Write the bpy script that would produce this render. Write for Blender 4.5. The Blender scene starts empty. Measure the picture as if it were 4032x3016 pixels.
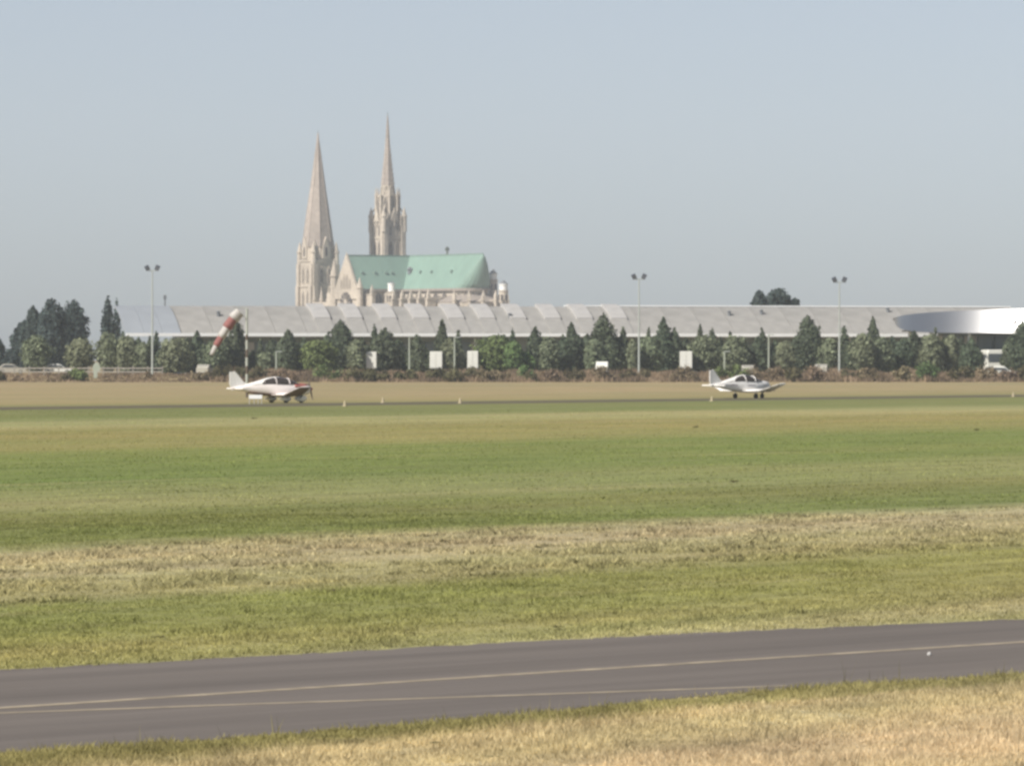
import bpy, bmesh, math, random
import numpy as np
from math import radians, sin, cos, pi, tan, atan2
from mathutils import Vector, Matrix

# ------------------------------------------------------------------ camera, sky, sun, exposure
SC = bpy.context.scene
COL = SC.collection
F = 22785.0          # focal length in photograph pixels (4032 wide)
H = 3.7              # eye height
HY = 1400.0          # photograph row of the horizon
cam_d = bpy.data.cameras.new('camera')
cam = bpy.data.objects.new('camera', cam_d); COL.objects.link(cam)
cam_d.sensor_width = 36.0; cam_d.lens = 36.0 * F / 4032.0
cam_d.clip_start = 0.5; cam_d.clip_end = 12000
cam.location = (0, 0, H)
cam.rotation_euler = (pi/2 - math.atan((1508 - HY) / F), 0, 0)
SC.camera = cam

SUN_AZ = radians(48)      # how far left of straight behind the camera
SUN_EL = radians(40)
to_sun = Vector((-sin(SUN_AZ)*cos(SUN_EL), -cos(SUN_AZ)*cos(SUN_EL), sin(SUN_EL)))
w = bpy.data.worlds.new('World'); SC.world = w; w.use_nodes = True
nt = w.node_tree; bg = nt.nodes['Background']
sky = nt.nodes.new('ShaderNodeTexSky'); sky.sky_type = 'NISHITA'; sky.sun_disc = False
sky.sun_elevation = SUN_EL
sky.sun_rotation = math.atan2(to_sun.x, to_sun.y)
sky.altitude = 0; sky.air_density = 0.66; sky.dust_density = 0.66; sky.ozone_density = 2.4
hs = nt.nodes.new('ShaderNodeHueSaturation'); hs.inputs['Saturation'].default_value = 0.5      # milky summer sky
tn = nt.nodes.new('ShaderNodeMix'); tn.data_type = 'RGBA'; tn.blend_type = 'MULTIPLY'; tn.inputs[0].default_value = 1.0; tn.inputs[7].default_value = (.97, .985, 1.02, 1)
nt.links.new(sky.outputs[0], hs.inputs['Color']); nt.links.new(hs.outputs[0], tn.inputs[6]); nt.links.new(tn.outputs[2], bg.inputs[0]); bg.inputs[1].default_value = 0.082
sl = bpy.data.lights.new('sun', 'SUN'); sl.energy = 5.0; sl.angle = radians(0.6); sl.color = (1, 0.945, 0.87)
so = bpy.data.objects.new('sun', sl); COL.objects.link(so)
so.rotation_euler = (-to_sun).to_track_quat('-Z', 'Y').to_euler(); so.location = (0, 0, 300)
SC.view_settings.view_transform = 'Standard'; SC.view_settings.look = 'None'
SC.view_settings.exposure = 0.26; SC.view_settings.gamma = 1.0
SC.view_settings.use_curve_mapping = False
SC.cycles.pixel_filter_type = 'BLACKMAN_HARRIS'
SC.cycles.filter_width = 2.9          # the photograph is a soft long-zoom shot
SC.cycles.max_bounces = 6; SC.cycles.volume_bounces = 1

rng = random.Random(7)
NR = np.random.default_rng(11)

# ------------------------------------------------------------------ helpers
def GX(px, D): return (px - 2016.0) / F * D
def PZ(py, D): return H + (HY - py) / F * D
def PD(py): return F * H / (py - HY)                    # distance of a flat-ground point on that row
def G(x, y):                                            # 2212-wide view coordinates -> ground point
    px, py = x*4032/2212, y*4032/2212
    D = PD(py); return (GX(px, D), D)

class MB:
    def __init__(s): s.v = []; s.f = []
    def add(s, vs, fs):
        o = len(s.v); s.v += [tuple(v) for v in vs]; s.f += [tuple(i+o for i in f) for f in fs]; return s
    def box(s, c, d, rz=0.0, rx=0.0, ry=0.0):
        m = Matrix.Translation(c) @ Matrix.Rotation(rz, 4, 'Z') @ Matrix.Rotation(ry, 4, 'Y') @ Matrix.Rotation(rx, 4, 'X')
        vs = [m @ Vector((x*d[0]/2, y*d[1]/2, z*d[2]/2)) for z in (-1, 1) for y in (-1, 1) for x in (-1, 1)]
        return s.add(vs, [(0,2,3,1),(4,5,7,6),(0,1,5,4),(2,6,7,3),(0,4,6,2),(1,3,7,5)])
    def b2(s, x0, x1, y0, y1, z0, z1): return s.box(((x0+x1)/2,(y0+y1)/2,(z0+z1)/2),(x1-x0,y1-y0,z1-z0))
    def frustum(s, cx, cy, z0, z1, r0, r1, n=8, rot=0.0):
        vs = []
        for r, z in ((r0, z0), (r1, z1)):
            for k in range(n):
                a = rot + 2*pi*k/n; vs.append((cx+r*cos(a), cy+r*sin(a), z))
        fs = [(k, (k+1)%n, n+(k+1)%n, n+k) for k in range(n)]
        fs += [tuple(range(n-1, -1, -1)), tuple(range(n, 2*n))]
        return s.add(vs, fs)
    def tube(s, a, b, r0, r1=None, n=8):
        a = Vector(a); b = Vector(b); r1 = r0 if r1 is None else r1
        q = (b-a).to_track_quat('Z', 'Y'); vs = []
        for p, r in ((a, r0), (b, r1)):
            for k in range(n): vs.append(p + q @ Vector((r*cos(2*pi*k/n), r*sin(2*pi*k/n), 0)))
        fs = [(k, (k+1)%n, n+(k+1)%n, n+k) for k in range(n)] + [tuple(range(n-1,-1,-1)), tuple(range(n,2*n))]
        return s.add(vs, fs)
    def loft(s, rings, cap=True, close=True):
        n = len(rings[0]); vs = [p for r in rings for p in r]; fs = []
        for i in range(len(rings)-1):
            for k in range(n if close else n-1):
                k2 = (k+1) % n; fs.append((i*n+k, i*n+k2, (i+1)*n+k2, (i+1)*n+k))
        if cap: fs += [tuple(range(n-1,-1,-1)), tuple(range((len(rings)-1)*n, len(rings)*n))]
        return s.add(vs, fs)
    def mesh(s, name, m=None, smooth=False):
        me = bpy.data.meshes.new(name); me.from_pydata(s.v, [], s.f)
        bm = bmesh.new(); bm.from_mesh(me); bmesh.ops.recalc_face_normals(bm, faces=bm.faces); bm.to_mesh(me); bm.free()
        if m: me.materials.append(m)
        if smooth: me.polygons.foreach_set('use_smooth', [True]*len(me.polygons))
        return me
    def build(s, name, m, parent=None, smooth=False): return put(name, s.mesh(name, m, smooth), parent)

def put(name, me, parent=None, loc=None, rz=None, scale=None):
    o = bpy.data.objects.new(name, me); COL.objects.link(o)
    if parent is not None: o.parent = parent
    if loc is not None: o.location = loc
    if rz is not None: o.rotation_euler = (0, 0, rz)
    if scale is not None: o.scale = scale
    return o
def tag(o, label=None, cat=None, group=None, kind=None):
    if label: o['label'] = label
    if cat: o['category'] = cat
    if group: o['group'] = group
    if kind: o['kind'] = kind
    return o
def empty(name, loc=(0,0,0), rz=0.0):
    o = bpy.data.objects.new(name, None); COL.objects.link(o); o.location = loc; o.rotation_euler = (0,0,rz)
    o.empty_display_size = 0.5; return o
def copy_tree(o, parent=None):
    c = o.copy(); COL.objects.link(c); c.parent = parent
    for ch in list(o.children): copy_tree(ch, c)
    return c

def tri_mesh(name, V, Fc, m, tint=None, smooth=False):
    """V (n,3) float, Fc (k,m) int faces of equal size"""
    me = bpy.data.meshes.new(name); n, k, c = len(V), len(Fc), Fc.shape[1]
    me.vertices.add(n); me.vertices.foreach_set('co', V.astype(np.float32).ravel())
    me.loops.add(k*c); me.loops.foreach_set('vertex_index', Fc.astype(np.int32).ravel())
    me.polygons.add(k); me.polygons.foreach_set('loop_start', (np.arange(k)*c).astype(np.int32))
    if tint is not None:
        a = me.attributes.new('tint', 'FLOAT', 'POINT'); a.data.foreach_set('value', tint.astype(np.float32))
    me.materials.append(m); me.update(calc_edges=True)
    if smooth: me.polygons.foreach_set('use_smooth', np.ones(k, dtype=bool))
    return me

# ------------------------------------------------------------------ materials
def nd(t, kind, **kw):
    n = t.nodes.new(kind)
    for k, v in kw.items(): setattr(n, k, v)
    return n
def mat(name, col, rough=0.7, var=0.15, scale=2.0, metal=0.0, bump=0.0, spec=0.3, stretch=(1,1,1), var2=0.0, scale2=0.2, coord='Object', rot=0.0):
    m = bpy.data.materials.new(name); m.use_nodes = True; t = m.node_tree; b = t.nodes['Principled BSDF']
    b.inputs['Roughness'].default_value = rough; b.inputs['Metallic'].default_value = metal
    b.inputs['Specular IOR Level'].default_value = spec
    tc = nd(t, 'ShaderNodeTexCoord'); mp = nd(t, 'ShaderNodeMapping', vector_type='TEXTURE'); mp.inputs['Scale'].default_value = tuple(1/q for q in stretch); mp.inputs['Rotation'].default_value = (0, 0, rot)
    t.links.new(tc.outputs[coord], mp.inputs[0])
    def var_node(prev, sc_, v):
        nz = nd(t, 'ShaderNodeTexNoise'); nz.inputs['Scale'].default_value = sc_; nz.inputs['Detail'].default_value = 5
        t.links.new(mp.outputs[0], nz.inputs['Vector'])
        mr = nd(t, 'ShaderNodeMapRange'); mr.inputs['From Min'].default_value = 0.3; mr.inputs['From Max'].default_value = 0.7
        mr.inputs['To Min'].default_value = 1-v; mr.inputs['To Max'].default_value = 1+v
        t.links.new(nz.outputs['Fac'], mr.inputs[0])
        mx = nd(t, 'ShaderNodeMix', data_type='RGBA', blend_type='MULTIPLY'); mx.inputs[0].default_value = 1
        if prev is None: mx.inputs[6].default_value = (*col, 1)
        else: t.links.new(prev, mx.inputs[6])
        t.links.new(mr.outputs[0], mx.inputs[7]); return mx.outputs[2], nz
    c, nz = var_node(None, scale, var)
    if var2: c, _ = var_node(c, scale2, var2)
    t.links.new(c, b.inputs['Base Color'])
    if bump:
        bp = nd(t, 'ShaderNodeBump'); bp.inputs['Strength'].default_value = bump; bp.inputs['Distance'].default_value = 0.1
        t.links.new(nz.outputs['Fac'], bp.inputs['Height']); t.links.new(bp.outputs[0], b.inputs['Normal'])
    return m

def leaf_mat(name, col, trans=0.25):
    m = bpy.data.materials.new(name); m.use_nodes = True; t = m.node_tree; b = t.nodes['Principled BSDF']; out = t.nodes['Material Output']
    b.inputs['Roughness'].default_value = 0.6; b.inputs['Specular IOR Level'].default_value = 0.2
    at = nd(t, 'ShaderNodeAttribute', attribute_name='tint')
    oi = nd(t, 'ShaderNodeObjectInfo')
    hs = nd(t, 'ShaderNodeHueSaturation'); hs.inputs['Color'].default_value = (*col, 1)
    mr = nd(t, 'ShaderNodeMapRange'); mr.inputs['To Min'].default_value = 0.475; mr.inputs['To Max'].default_value = 0.52
    t.links.new(oi.outputs['Random'], mr.inputs[0]); t.links.new(mr.outputs[0], hs.inputs['Hue'])
    t.links.new(at.outputs['Fac'], hs.inputs['Value'])
    t.links.new(hs.outputs[0], b.inputs['Base Color'])
    tr = nd(t, 'ShaderNodeBsdfTranslucent'); t.links.new(hs.outputs[0], tr.inputs[0])
    mx = nd(t, 'ShaderNodeMixShader'); mx.inputs[0].default_value = trans
    t.links.new(b.outputs[0], mx.inputs[1]); t.links.new(tr.outputs[0], mx.inputs[2]); t.links.new(mx.outputs[0], out.inputs[0])
    return m

TANB = 1.54       # the mown strips run along this slope across the view
def ground_mat(name, blade=False):
    m = bpy.data.materials.new(name); m.use_nodes = True; t = m.node_tree; b = t.nodes['Principled BSDF']; L = t.links.new
    b.inputs['Roughness'].default_value = 0.9; b.inputs['Specular IOR Level'].default_value = 0.1
    geo = nd(t, 'ShaderNodeNewGeometry'); sep = nd(t, 'ShaderNodeSeparateXYZ'); L(geo.outputs['Position'], sep.inputs[0])
    def M(op, a, bb=None, clamp=False):
        n = nd(t, 'ShaderNodeMath', operation=op); n.use_clamp = clamp
        for i, q in enumerate((a, bb)):
            if q is None: continue
            if isinstance(q, (int, float)): n.inputs[i].default_value = q
            else: L(q, n.inputs[i])
        return n.outputs[0]
    def noise(scale, stretch, rot=0.0, detail=4.0, rough=0.55):
        mp = nd(t, 'ShaderNodeMapping', vector_type='TEXTURE'); mp.inputs['Rotation'].default_value = (0, 0, rot); mp.inputs['Scale'].default_value = tuple(1/q for q in stretch)
        L(geo.outputs['Position'], mp.inputs[0])
        nz = nd(t, 'ShaderNodeTexNoise'); nz.inputs['Scale'].default_value = scale; nz.inputs['Detail'].default_value = detail
        nz.inputs['Roughness'].default_value = rough
        L(mp.outputs[0], nz.inputs['Vector']); return nz.outputs['Fac']
    ang = math.atan(TANB)
    n1 = noise(0.22, (0.35, 1.0, 1.0), ang, 6.0)      # edges of the strips
    Dc = M('SUBTRACT', sep.outputs['Y'], M('MULTIPLY', sep.outputs['X'], TANB))
    wob = M('MULTIPLY', M('SUBTRACT', n1, 0.5), M('MULTIPLY', Dc, 0.07))
    wob = M('MINIMUM', M('MAXIMUM', wob, -12), 12)
    Dw = M('ADD', Dc, wob)
    # inverse distance keeps the stops evenly spread
    tt = M('MULTIPLY', M('DIVIDE', 1.0, M('MAXIMUM', Dw, 40.0)), 50.0)
    cr = nd(t, 'ShaderNodeValToRGB'); L(tt, cr.inputs[0]); cr.color_ramp.interpolation = 'LINEAR'
    stops = [  # centre distance, colour
        (3000, (.27,.205,.115)), (760, (.30,.235,.13)), (560, (.305,.24,.13)), (500, (.27,.225,.11)),
        (452, (.175,.178,.066)), (380, (.175,.187,.068)),
        (360, (.30,.275,.13)), (336, (.31,.275,.125)), (318, (.245,.215,.082)), (262, (.245,.225,.085)),
        (244, (.172,.196,.06)), (192, (.168,.194,.06)), (178, (.23,.228,.092)), (158, (.25,.24,.105)),
        (148, (.178,.18,.064)), (128, (.18,.197,.068)),
        (122, (.375,.32,.195)), (110, (.385,.33,.205)), (104, (.335,.30,.16)), (98, (.29,.265,.13)),
        (95, (.245,.235,.088)), (86, (.28,.25,.10)), (81, (.32,.275,.12)), (77, (.32,.28,.13)), (74, (.38,.32,.18)),
        (58.4, (.29,.25,.115)), (56.4, (.45,.365,.225)), (50, (.475,.39,.255))]
    els = cr.color_ramp.elements
    ts = sorted((50.0/d, c) for d, c in stops)
    while len(els) < len(ts): els.new(0.5)
    for e, (p, c) in zip(els, ts): e.position = p; e.color = (*c, 1)
    col = cr.outputs[0]
    # green verge along the near side of the taxiway
    Dt = M('SUBTRACT', sep.outputs['Y'], M('MULTIPLY', sep.outputs['X'], 1.27))
    Dt = M('ADD', Dt, M('MULTIPLY', M('SUBTRACT', noise(0.6, (1,1,1)), 0.5), 1.6))
    gm = M('MULTIPLY', M('LESS_THAN', M('ABSOLUTE', M('SUBTRACT', Dt, 59.0)), 0.95), 0.55)
    mxg = nd(t, 'ShaderNodeMix', data_type='RGBA'); L(gm, mxg.inputs[0]); L(col, mxg.inputs[6]); mxg.inputs[7].default_value = (.215,.195,.078,1); col = mxg.outputs[2]
    # mottling: large patches, streaks along the strips, clumps
    def modulate(col, fac, lo, hi, tintlo=None, tinthi=None):
        mr = nd(t, 'ShaderNodeMapRange'); mr.inputs['From Min'].default_value = 0.32; mr.inputs['From Max'].default_value = 0.68
        L(fac, mr.inputs[0])
        mc = nd(t, 'ShaderNodeMix', data_type='RGBA'); L(mr.outputs[0], mc.inputs[0])
        mc.inputs[6].default_value = (*(tintlo or (lo,)*3), 1); mc.inputs[7].default_value = (*(tinthi or (hi,)*3), 1)
        mx = nd(t, 'ShaderNodeMix', data_type='RGBA', blend_type='MULTIPLY'); mx.inputs[0].default_value = 1
        L(col, mx.inputs[6]); L(mc.outputs[2], mx.inputs[7]); return mx.outputs[2]
    col = modulate(col, noise(0.035, (0.5, 1, 1), ang, 3.0), 0, 0, (.90,.96,.92), (1.07,1.04,1.03))
    col = modulate(col, noise(0.9, (0.10, 1, 1), ang, 5.0), 0.84, 1.16)
    col = modulate(col, noise(0.16, (0.14, 1, 1), ang, 4.0), 0, 0, (.91,.97,.88), (1.09,1.04,1.08))
    col = modulate(col, noise(2.2, (1, 1, 1), 0, 6.0, 0.7), 0.78, 1.2)
    # pale streaks of cut straw
    st_ = noise(0.55, (0.05, 1, 1), ang, 4.0, .6)
    mrs = nd(t, 'ShaderNodeMapRange'); mrs.inputs['From Min'].default_value = .60; mrs.inputs['From Max'].default_value = .70; mrs.inputs['To Max'].default_value = .55; L(st_, mrs.inputs[0])
    far_only = M('MULTIPLY', mrs.outputs[0], M('GREATER_THAN', Dc, 75.0))
    mxs = nd(t, 'ShaderNodeMix', data_type='RGBA'); L(far_only, mxs.inputs[0]); L(col, mxs.inputs[6]); mxs.inputs[7].default_value = (.34,.30,.155,1); col = mxs.outputs[2]
    if blade:
        at = nd(t, 'ShaderNodeAttribute', attribute_name='tint')
        mx = nd(t, 'ShaderNodeMix', data_type='RGBA', blend_type='MULTIPLY'); mx.inputs[0].default_value = 1
        cmb = nd(t, 'ShaderNodeCombineColor')
        for i in range(3): L(at.outputs['Fac'], cmb.inputs[i])
        L(col, mx.inputs[6]); L(cmb.outputs[0], mx.inputs[7]); col = mx.outputs[2]
        tr = nd(t, 'ShaderNodeBsdfTranslucent'); L(col, tr.inputs[0]); ms = nd(t, 'ShaderNodeMixShader'); ms.inputs[0].default_value = 0.5
        L(b.outputs[0], ms.inputs[1]); L(tr.outputs[0], ms.inputs[2]); L(ms.outputs[0], t.nodes['Material Output'].inputs[0])
    L(col, b.inputs['Base Color'])
    return m

M = {}
M['ground'] = ground_mat('field_grass'); M['blade'] = ground_mat('grass_blades', True)
M['asphalt'] = mat('asphalt', (.140,.121,.105), .88, .12, 1.3, bump=.3, var2=.17, scale2=.55, stretch=(.07,1,1), rot=radians(50))
M['runway'] = mat('runway_asphalt', (.105,.09,.05), .9, .12, .6)
M['line'] = mat('worn_line_paint', (.295,.248,.18), .85, .3, 2.5)
M['dry'] = mat('dry_bank', (.3,.215,.135), .95, .3, 1.2, var2=.25, scale2=.12)
M['carpark'] = mat('gravel', (.24,.22,.18), .95, .2, 1.0)
M['stone'] = mat('limestone', (.455,.40,.328), .9, .17, .9, bump=.5, var2=.2, scale2=.07)
M['spire'] = mat('weathered_stone', (.33,.285,.245), .9, .15, .6, bump=.4, var2=.17, scale2=.06)
M['stone_d'] = mat('shade_toned_stone', (.28,.24,.205), .9, .15, .8)  # limestone copy with shade put into the colour, for parapets and ambulatory roof
M['hollow'] = mat('dark_opening', (.055,.045,.042), .8, .2, 1.0)
M['copper'] = mat('green_copper', (.185,.285,.232), .6, .06, .35, var2=.10, scale2=.05, stretch=(1,1,.4))
M['copper_d'] = mat('dark_copper', (.17,.25,.21), .6, .1, .4)
M['lead'] = mat('lead_grey', (.16,.17,.18), .6, .1, .4)
M['lime'] = mat('white_lime_stone', (.82,.82,.79), .8, .05, .8)
M['bronze'] = mat('bronze', (.10,.12,.10), .5, .1, 1.0)
M['roof'] = mat('roof_membrane', (.305,.295,.275), .6, .10, .5, var2=.13, scale2=.13)
M['roof_b'] = mat('blue_grey_metal', (.295,.318,.342), .5, .05, .3, metal=.05, var2=.06, scale2=.1)
M['sky_l'] = mat('skylight_sheet', (.42,.408,.39), .5, .08, .6)
M['white'] = mat('white_metal', (.78,.79,.78), .4, .04, .5)
M['wall_d'] = mat('hall_wall', (.22,.25,.245), .7, .12, .3)
M['glass'] = mat('hall_glass', (.17,.205,.215), .25, .1, .3, spec=.6)
M['concrete'] = mat('concrete', (.45,.44,.42), .85, .1, .6)
M['alu'] = mat('brushed_metal', (.44,.44,.435), .34, .03, .3, metal=1.0)
M['soffit'] = mat('soffit', (.33,.34,.33), .8, .05, .5)
M['mast'] = mat('galvanised_pole', (.40,.43,.39), .5, .08, .8, metal=.2)
M['lamp'] = mat('lamp_housing', (.09,.10,.12), .5, .1, 1.0)
M['lens'] = mat('lamp_glass', (.13,.14,.16), .2, .02, 1.0)
M['bark'] = mat('bark', (.10,.08,.06), .9, .2, 4.0)
M['wood'] = mat('weathered_wood', (.30,.275,.235), .9, .2, 2.0)
M['marker'] = mat('pale_green_paint', (.33,.36,.29), .6, .1, 1.0)
M['cream'] = mat('cream_paint', (.42,.36,.24), .7, .1, 2.0)
M['paint'] = mat('aircraft_white', (.86,.84,.80), .3, .03, 1.0, spec=.5)
M['paintp'] = mat('aircraft_rose_white', (.86,.79,.75), .3, .03, 1.0, spec=.5)
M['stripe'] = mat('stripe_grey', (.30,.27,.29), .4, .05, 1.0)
M['canopy'] = mat('tinted_canopy', (.055,.045,.042), .08, .05, 1.0, spec=.6)
M['redtrim'] = mat('red_panel', (.36,.12,.10), .5, .1, 1.0)
M['bellyd'] = mat('brown_belly_wing_shade', (.16,.11,.085), .5, .1, 1.0)  # brown belly; on the wing skins it stands for underside shade
M['tyre'] = mat('tyre_rubber', (.035,.033,.03), .8, .1, 2.0)
M['prop'] = mat('propeller', (.10,.08,.065), .5, .1, 2.0)
M['sock_r'] = mat('sock_red', (.25,.105,.095), .8, .1, 2.0)
M['sock_w'] = mat('sock_white', (.43,.41,.385), .8, .08, 2.0)
M['pole_r'] = mat('pole_red', (.11,.085,.065), .6, .1, 2.0)
M['pole_w'] = mat('pole_white', (.38,.40,.35), .6, .1, 2.0)
M['van'] = mat('vehicle_white', (.68,.68,.62), .35, .03, 1.0, spec=.5)
M['vglass'] = mat('vehicle_glass', (.07,.08,.09), .12, .05, 1.0, spec=.6)
M['beige'] = mat('vehicle_beige', (.40,.38,.32), .4, .04, 1.0)
M['leaf_l'] = leaf_mat('leaf_grey_green', (.165,.188,.112))
M['leaf_g'] = leaf_mat('leaf_fresh_green', (.12,.17,.06))
M['leaf_d'] = leaf_mat('leaf_dark_green', (.082,.104,.062))
M['leaf_p'] = leaf_mat('leaf_blue_green', (.048,.068,.062))
M['leaf_o'] = leaf_mat('leaf_olive_brown', (.11,.10,.048))
M['leaf_b'] = leaf_mat('leaf_dry_brown', (.22,.175,.105))
M['leaf_w'] = leaf_mat('leaf_weed', (.13,.125,.05))
M['straw'] = leaf_mat('straw', (.30,.235,.145), .3)

# ------------------------------------------------------------------ setting: ground, taxiway, runway
xs = np.concatenate([np.linspace(-1300, -60, 9), np.linspace(-45, 45, 7), np.linspace(60, 1300, 9)])
ys = [-60, 20, 45, 60, 80, 110, 150, 220, 320, 460, 640, 790, 806, 812, 818, 824, 830, 900, 1200, 2000, 3100]
V = []; 
for y in ys:
    z = 0.0 if y <= 806 else (1.0 if y >= 830 else 0.5-0.5*cos(pi*(y-806)/24))
    for x in xs: V.append((x, y, z))
nx = len(xs); FF = [(j*nx+i, j*nx+i+1, (j+1)*nx+i+1, (j+1)*nx+i) for j in range(len(ys)-1) for i in range(nx-1)]
me = bpy.data.meshes.new('ground'); me.from_pydata(V, [], FF); me.materials.append(M['ground'])
tag(put('ground', me), kind='structure')

def interp(pts, x):
    for (x0, y0), (x1, y1) in zip(pts, pts[1:]):
        if x0 <= x <= x1: return y0 + (y1-y0)*(x-x0)/(x1-x0)
    (x0, y0), (x1, y1) = (pts[0], pts[1]) if x < pts[0][0] else (pts[-2], pts[-1])
    return y0 + (y1-y0)*(x-x0)/(x1-x0)
FAR = [G(x, y) for x, y in ((0,1447),(600,1416),(1106,1387),(1600,1363),(2212,1337))]
NEAR = [G(x, y) for x, y in ((0,1628),(400,1603),(1000,1556),(1600,1497),(2212,1456))]
far_y = lambda x: interp(FAR, x); near_y = lambda x: interp(NEAR, x)
def strip(name, lo, hi, x0, x1, n, m, z, jag=0.0, kind='structure', parent=None):
    vs = []; r = random.Random(3)
    for i in range(n+1):
        x = x0+(x1-x0)*i/n
        vs += [(x, lo(x)+r.uniform(-jag, jag), z), (x, hi(x)+r.uniform(-jag, jag), z)]
    me = bpy.data.meshes.new(name); me.from_pydata(vs, [], [(2*i, 2*i+2, 2*i+3, 2*i+1) for i in range(n)]); me.materials.append(m)
    o = put(name, me, parent)
    if kind: o['kind'] = kind
    return o
strip('taxiway', near_y, far_y, -40, 40, 420, M['asphalt'], 0.004, 0.22)
CL = [G(x, y) for x, y in ((-300,1552),(0,1530),(1100,1458),(2212,1387),(2600,1362))]
CL2 = [G(x, y) for x, y in ((-70,1544),(0,1541),(500,1523),(1100,1503),(1700,1482))]
def line_strip(name, pts, wdt, z):
    strip(name, lambda x: interp(pts, x)-wdt/2, lambda x: interp(pts, x)+wdt/2, pts[0][0], pts[-1][0], 60, M['line'], z, 0.006)
line_strip('taxiway_centre_line', CL, 0.38, 0.0075)
line_strip('taxiway_lead_line', CL2, 0.25, 0.0075)
# runway far across the field
RW = [G(x, y) for x, y in ((0, 884), (2212, 856))]
rdir = Vector((RW[1][0]-RW[0][0], RW[1][1]-RW[0][1])).normalized(); RA = atan2(rdir.y, rdir.x)
rl = lambda x: interp(RW, x)
strip('runway', lambda x: rl(x)-7, lambda x: rl(x)+19, -300, 420, 60, M['runway'], 0.004, 0.3)

# ------------------------------------------------------------------ haze box
hz = MB(); hz.b2(-1350, 1350, -70, 3150, -1.5, 128)
hm = bpy.data.materials.new('haze'); hm.use_nodes = True; t = hm.node_tree
t.nodes.remove(t.nodes['Principled BSDF']); pv = nd(t, 'ShaderNodeVolumePrincipled')
pv.inputs['Density'].default_value = 0.0001; pv.inputs['Color'].default_value = (.81,.885,1.0,1); pv.inputs['Anisotropy'].default_value = 0.0
t.links.new(pv.outputs[0], t.nodes['Material Output'].inputs['Volume'])
tag(hz.build('haze', hm), 'thin pale summer haze over the whole field', 'haze', kind='stuff')

# ------------------------------------------------------------------ grass
def blades(name, n, ylo, yhi, hlo, hhi, wid, m, keep, per=6, spread=.10, bias=1.0, margin=1.5, tintf=None, lean=.5):
    Y = ylo*(yhi/ylo)**(NR.random(n)**bias)
    X = (NR.random(n)*2-1)*(0.0885*Y+margin)
    k = keep(X, Y); X, Y = X[k], Y[k]; n = len(X)
    base_t = NR.normal(1.0, .16, n) if tintf is None else tintf(X, Y)
    hh = NR.uniform(hlo, hhi, n)*(.35+1.3*np.clip(clump(X+31, Y+17)*1.6-.3, 0, 1.2))
    P = n*per
    cx = np.repeat(X, per)+NR.normal(0, spread, P); cy = np.repeat(Y, per)+NR.normal(0, spread, P)
    h = np.repeat(hh, per)*NR.uniform(.5, 1.1, P); a = NR.uniform(0, 2*pi, P); wd = wid*NR.uniform(.6, 1.4, P)
    la = NR.uniform(0, 2*pi, P); ll = NR.uniform(.05, lean, P)*h
    dx, dy = np.cos(a)*wd/2, np.sin(a)*wd/2
    z0 = np.zeros(P)-.005
    A = np.stack([cx-dx, cy-dy, z0], 1); B = np.stack([cx+dx, cy+dy, z0], 1)
    T = np.stack([cx+np.cos(la)*ll, cy+np.sin(la)*ll, h], 1)
    Vv = np.stack([A, B, T], 1).reshape(-1, 3); Ff = np.arange(3*P).reshape(-1, 3)
    tn = np.clip(np.repeat(base_t, per)*NR.normal(1, .10, P), .4, 2.2)
    return tag(put(name, tri_mesh(name, Vv, Ff, m, np.repeat(tn, 3))), kind='stuff')
far_v = np.vectorize(far_y); near_v = np.vectorize(near_y)
off_tax = lambda X, Y: (Y < near_v(X)+NR.normal(-.05, .12, len(X))) | (Y > far_v(X)+NR.normal(.05, .12, len(X)))
def vnoise(X, Y, s, seed=0):
    t = np.random.default_rng(seed).random((256, 256)); x = X/s; y = Y/s
    xi = np.floor(x).astype(int); yi = np.floor(y).astype(int); fx = x-xi; fy = y-yi
    fx = fx*fx*(3-2*fx); fy = fy*fy*(3-2*fy); g_ = lambda a, b: t[a % 256, b % 256]
    return (g_(xi, yi)*(1-fx)+g_(xi+1, yi)*fx)*(1-fy)+(g_(xi, yi+1)*(1-fx)+g_(xi+1, yi+1)*fx)*fy
def clump(X, Y): return .5*vnoise(X, Y*.35, .9, 1)+.3*vnoise(X, Y*.35, .35, 2)+.2*vnoise(X, Y*.4, 2.6, 3)
def clump_tint(X, Y):
    return np.clip(1.42+.85*(clump(X, Y)-.5)+NR.normal(0, .13, len(X)), .5, 2.1)
g = blades('dry_grass', 34000, 49, 70, .03, .085, .02, M['blade'], lambda X, Y: Y < near_v(X)+NR.normal(-.08, .15, len(X)), 8, .09, tintf=clump_tint, lean=1.3)
tag(g, 'short straw coloured grass in front of the taxiway', 'grass')
g = blades('mown_grass', 42000, 66, 135, .018, .05, .028, M['blade'], lambda X, Y: Y > far_v(X)+NR.normal(.1, .14, len(X)), 7, .14, tintf=clump_tint, lean=1.4)
tag(g, 'short olive grass and cut hay beyond the taxiway', 'grass')
g = blades('field_grass', 42000, 120, 400, .015, .035, .07, M['blade'], lambda X, Y: Y > 120, 3, .35, tintf=lambda X, Y: clump_tint(X, Y)*1.12, margin=3, lean=1.5)
tag(g, 'green mown airfield grass reaching to the runway', 'grass')

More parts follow.
